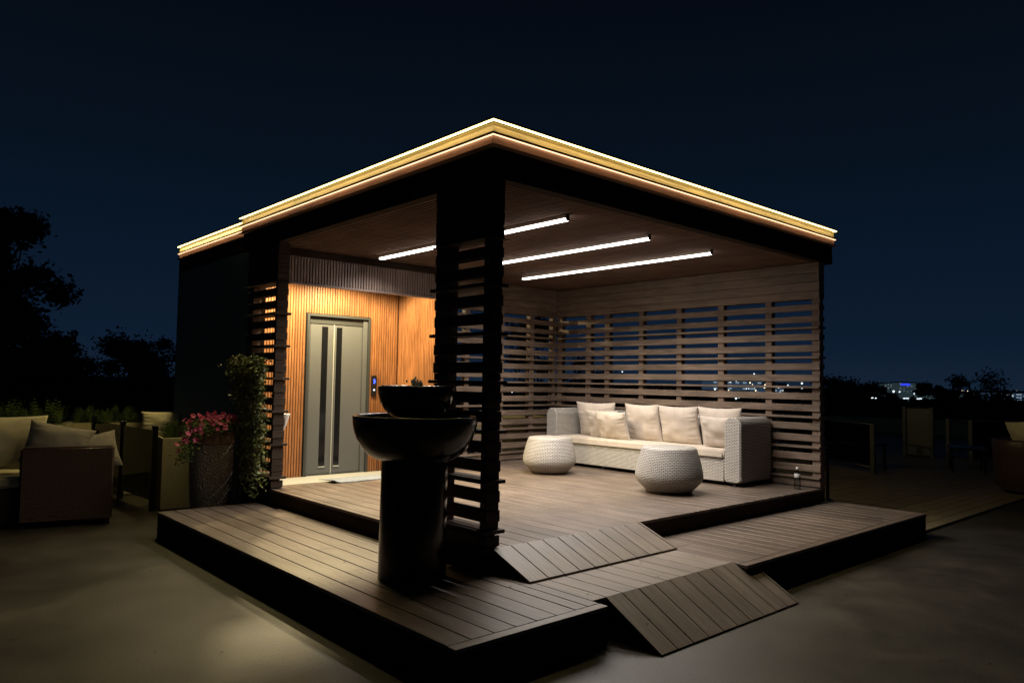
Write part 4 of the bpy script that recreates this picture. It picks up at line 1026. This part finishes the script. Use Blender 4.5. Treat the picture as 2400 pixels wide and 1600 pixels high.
# ------------------------------------------------------------------ city
M_cw = emit('city_white', (0.8, 0.92, 1.0), 1.5); M_cy = emit('city_warm', (1.0, 0.78, 0.5), 2.4); M_cb = emit('city_blue', (0.03, 0.06, 1.0), 1.1)
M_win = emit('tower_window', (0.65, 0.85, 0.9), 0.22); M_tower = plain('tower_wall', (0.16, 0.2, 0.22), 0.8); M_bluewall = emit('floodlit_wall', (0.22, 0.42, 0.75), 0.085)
def tower(label, px, D, v_top, w_, d_, blue=False, dens=0.4, seed=1, cat='tower', floors=16, cols=6, glow=None, winmat=None):
    q = az(px, D); zt = tz(px, v_top, D); T = empty('tower_block', (q.x, q.y, GZ), YAW, label=label, cat=cat); h = zt-GZ
    slab('wall', -w_/2, w_/2, -d_/2, d_/2, 0, h, glow or M_tower, T, bev=0)
    rr = random.Random(seed); zmin = (CAM.z-GZ)-3.0; fh = (h-zmin)/floors
    for i in range(floors):
        for j in range(cols):
            if rr.random() < dens:
                cw = w_/cols; x0 = -w_/2+cw*j+cw*0.22; z0 = zmin+fh*i+fh*0.25
                slab('window', x0, x0+cw*0.5, -d_/2-0.25, -d_/2-0.05, z0, z0+fh*0.5, winmat or M_win, T, bev=0)
    slab('roof', -w_/2-0.3, w_/2+0.3, -d_/2-0.3, d_/2+0.3, h, h+0.8, M_tower, T, bev=0)
    if blue:
        slab('blue_sign', -w_/2+1.5, w_/9, -d_/2-0.6, -d_/2-0.1, h-2.0, h-0.5, M_cb, T, bev=0)
    return T
M_tw = emit('tower_haze_glow', (0.30, 0.52, 0.62), 0.055)  # tower walls glow slightly; the night haze is put into this emission
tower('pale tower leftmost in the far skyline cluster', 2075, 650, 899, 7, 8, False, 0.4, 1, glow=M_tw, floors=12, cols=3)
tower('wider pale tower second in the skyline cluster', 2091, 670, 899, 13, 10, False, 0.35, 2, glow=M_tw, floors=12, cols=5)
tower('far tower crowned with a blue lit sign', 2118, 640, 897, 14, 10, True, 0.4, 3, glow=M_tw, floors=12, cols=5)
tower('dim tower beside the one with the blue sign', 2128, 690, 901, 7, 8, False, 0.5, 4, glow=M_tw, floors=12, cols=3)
def lowb(label, px, D, v0, v1, w_, mat_, seed, cols=4, floors=3, dens=0.7, win=M_cw):
    q = az(px, D); z1 = tz(px, v0, D); z0 = tz(px, v1, D); T = empty('low_building', (q.x, q.y, 0), YAW, label=label, cat='building')
    slab('wall', -w_/2, w_/2, 0, 6, z0, z1, mat_, T, bev=0); slab('roof', -w_/2-0.3, w_/2+0.3, -0.3, 6.3, z1, z1+0.4, M_tower, T, bev=0)
    rr = random.Random(seed); fh = (z1-z0)/floors; cw = w_/cols
    for i in range(floors):
        for j in range(cols):
            if rr.random() < dens: slab('window', -w_/2+cw*(j+0.25), -w_/2+cw*(j+0.7), -0.2, -0.02, z0+fh*(i+0.3), z0+fh*(i+0.75), win, T, bev=0)
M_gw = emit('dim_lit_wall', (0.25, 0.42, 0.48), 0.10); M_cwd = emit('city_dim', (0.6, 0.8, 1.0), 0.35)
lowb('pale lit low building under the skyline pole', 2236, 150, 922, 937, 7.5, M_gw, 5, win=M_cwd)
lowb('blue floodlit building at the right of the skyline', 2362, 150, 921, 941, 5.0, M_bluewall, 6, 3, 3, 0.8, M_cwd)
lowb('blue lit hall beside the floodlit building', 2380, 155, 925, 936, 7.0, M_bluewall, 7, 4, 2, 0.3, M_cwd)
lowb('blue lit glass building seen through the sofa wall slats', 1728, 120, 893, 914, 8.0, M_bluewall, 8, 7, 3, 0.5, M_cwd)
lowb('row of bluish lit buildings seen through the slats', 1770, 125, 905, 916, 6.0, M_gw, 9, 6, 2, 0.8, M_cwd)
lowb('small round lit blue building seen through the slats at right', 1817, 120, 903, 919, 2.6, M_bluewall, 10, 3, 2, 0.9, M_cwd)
# scattered lights: uncountable
rr = random.Random(99); bm = bmesh.new(); bm2 = bmesh.new()
def light(bmx, px, v, D, s):
    q = az(px, D); z = tz(px, v, D); bmesh.ops.create_icosphere(bmx, subdivisions=1, radius=s, matrix=Matrix.Translation((q.x, q.y, z)))
for k in range(120):
    px = rr.choice((rr.uniform(2185, 2215), rr.uniform(2245, 2280), rr.uniform(2320, 2410), rr.uniform(2330, 2410)))
    light(bm if rr.random() < 0.55 else bm2, px, rr.gauss(919.5, 2.2), 400, 0.10+0.20*rr.random()**2)
for px, v, s in ((1970, 914, .35), (2035, 917, .5), (2040, 920, .35), (2093, 917, .6), (2143, 922, .7), (2193, 923, .7), (2220, 919, .4), (2060, 910, .4), (2107, 918, .4)):
    light(bm, px, v, 400, s)
for px0, px1, v in ((1982, 1992, 930), (2013, 2023, 931.5), (2040, 2046, 932), (2050, 2052, 932.5), (2116, 2128, 933), (2148, 2158, 934)):
    n = int((px1-px0)/1.6)+1
    for i in range(n): light(bm, px0+i*1.6, v+rr.uniform(-.4, .4), 90, 0.05+0.03*rr.random())
light(bm, 2368, 927, 140, 0.30)
for k in range(26): light(bm if k % 2 else bm2, rr.uniform(1690, 1860), rr.gauss(908, 10), 110, 0.05+0.07*rr.random())
for px, v, s in ((1459, 871, .10), (1676, 912, .12), (1879, 898, .13), (1879, 909, .11), (1700, 929, .10), (1725, 933, .14), (1732, 931, .1), (1202, 918, .12), (1216, 914, .12), (113, 812, .06), (116, 818, .06), (170, 1026/1.105, .03)): light(bm, px, v, 95, s)
frombm('city_lights', bm, M_cw, None, kind='stuff', label='scattered cool white street and window lights of the far city')
frombm('warm_city_lights', bm2, M_cy, None, kind='stuff', label='scattered warm street lights of the far city')
# skyline poles
for px, v, lab in ((2232, 902, 'thin utility pole with a cross arm on the skyline'), (2352, 904, 'thin utility pole near the right end of the skyline')):
    q = az(px, 200); zt = tz(px, v, 200); P = empty('utility_pole', (q.x, q.y, GZ), YAW, label=lab, cat='pole')
    slab('pole', -0.15, 0.15, -0.15, 0.15, 0, zt-GZ, M_black, P, bev=0); slab('cross_arm', -1.0, 1.0, -0.1, 0.1, zt-GZ-1.0, zt-GZ-0.8, M_black, P, bev=0)

# ------------------------------------------------------------------ litter: crumbs and dry leaf bits on the paving and boards
rr = random.Random(404); pts = []
for k in range(170):
    x_, y_ = rr.uniform(-4.2, 5.0), rr.uniform(-3.2, 4.5)
    if PX0 < x_ < PX1 and PY0 < y_ < PY1:
        if x_ < -0.02 or y_ < -0.45: pts.append((x_, y_, Z1+0.004))
    elif not (0.15 < x_ < 1.95 and y_ > -1.5): pts.append((x_, y_, 0.004))
vs, fs = [], []
for p in pts:
    s_ = rr.uniform(0.004, 0.014); a = rr.uniform(0, 6.28); b = len(vs)
    for (u, v, wz) in ((-1, 0, 0), (0, -0.45, 0.3), (1, 0, 0.1), (0, 0.45, 0.35)):
        vs.append((p[0]+s_*(u*math.cos(a)-v*math.sin(a)), p[1]+s_*(u*math.sin(a)+v*math.cos(a)), p[2]+s_*wz))
    fs += [(b, b+1, b+2), (b, b+2, b+3)]
meshobj('litter', vs, fs, M_bark, None, kind='stuff', label='tiny dry leaf bits and crumbs scattered on the floor')
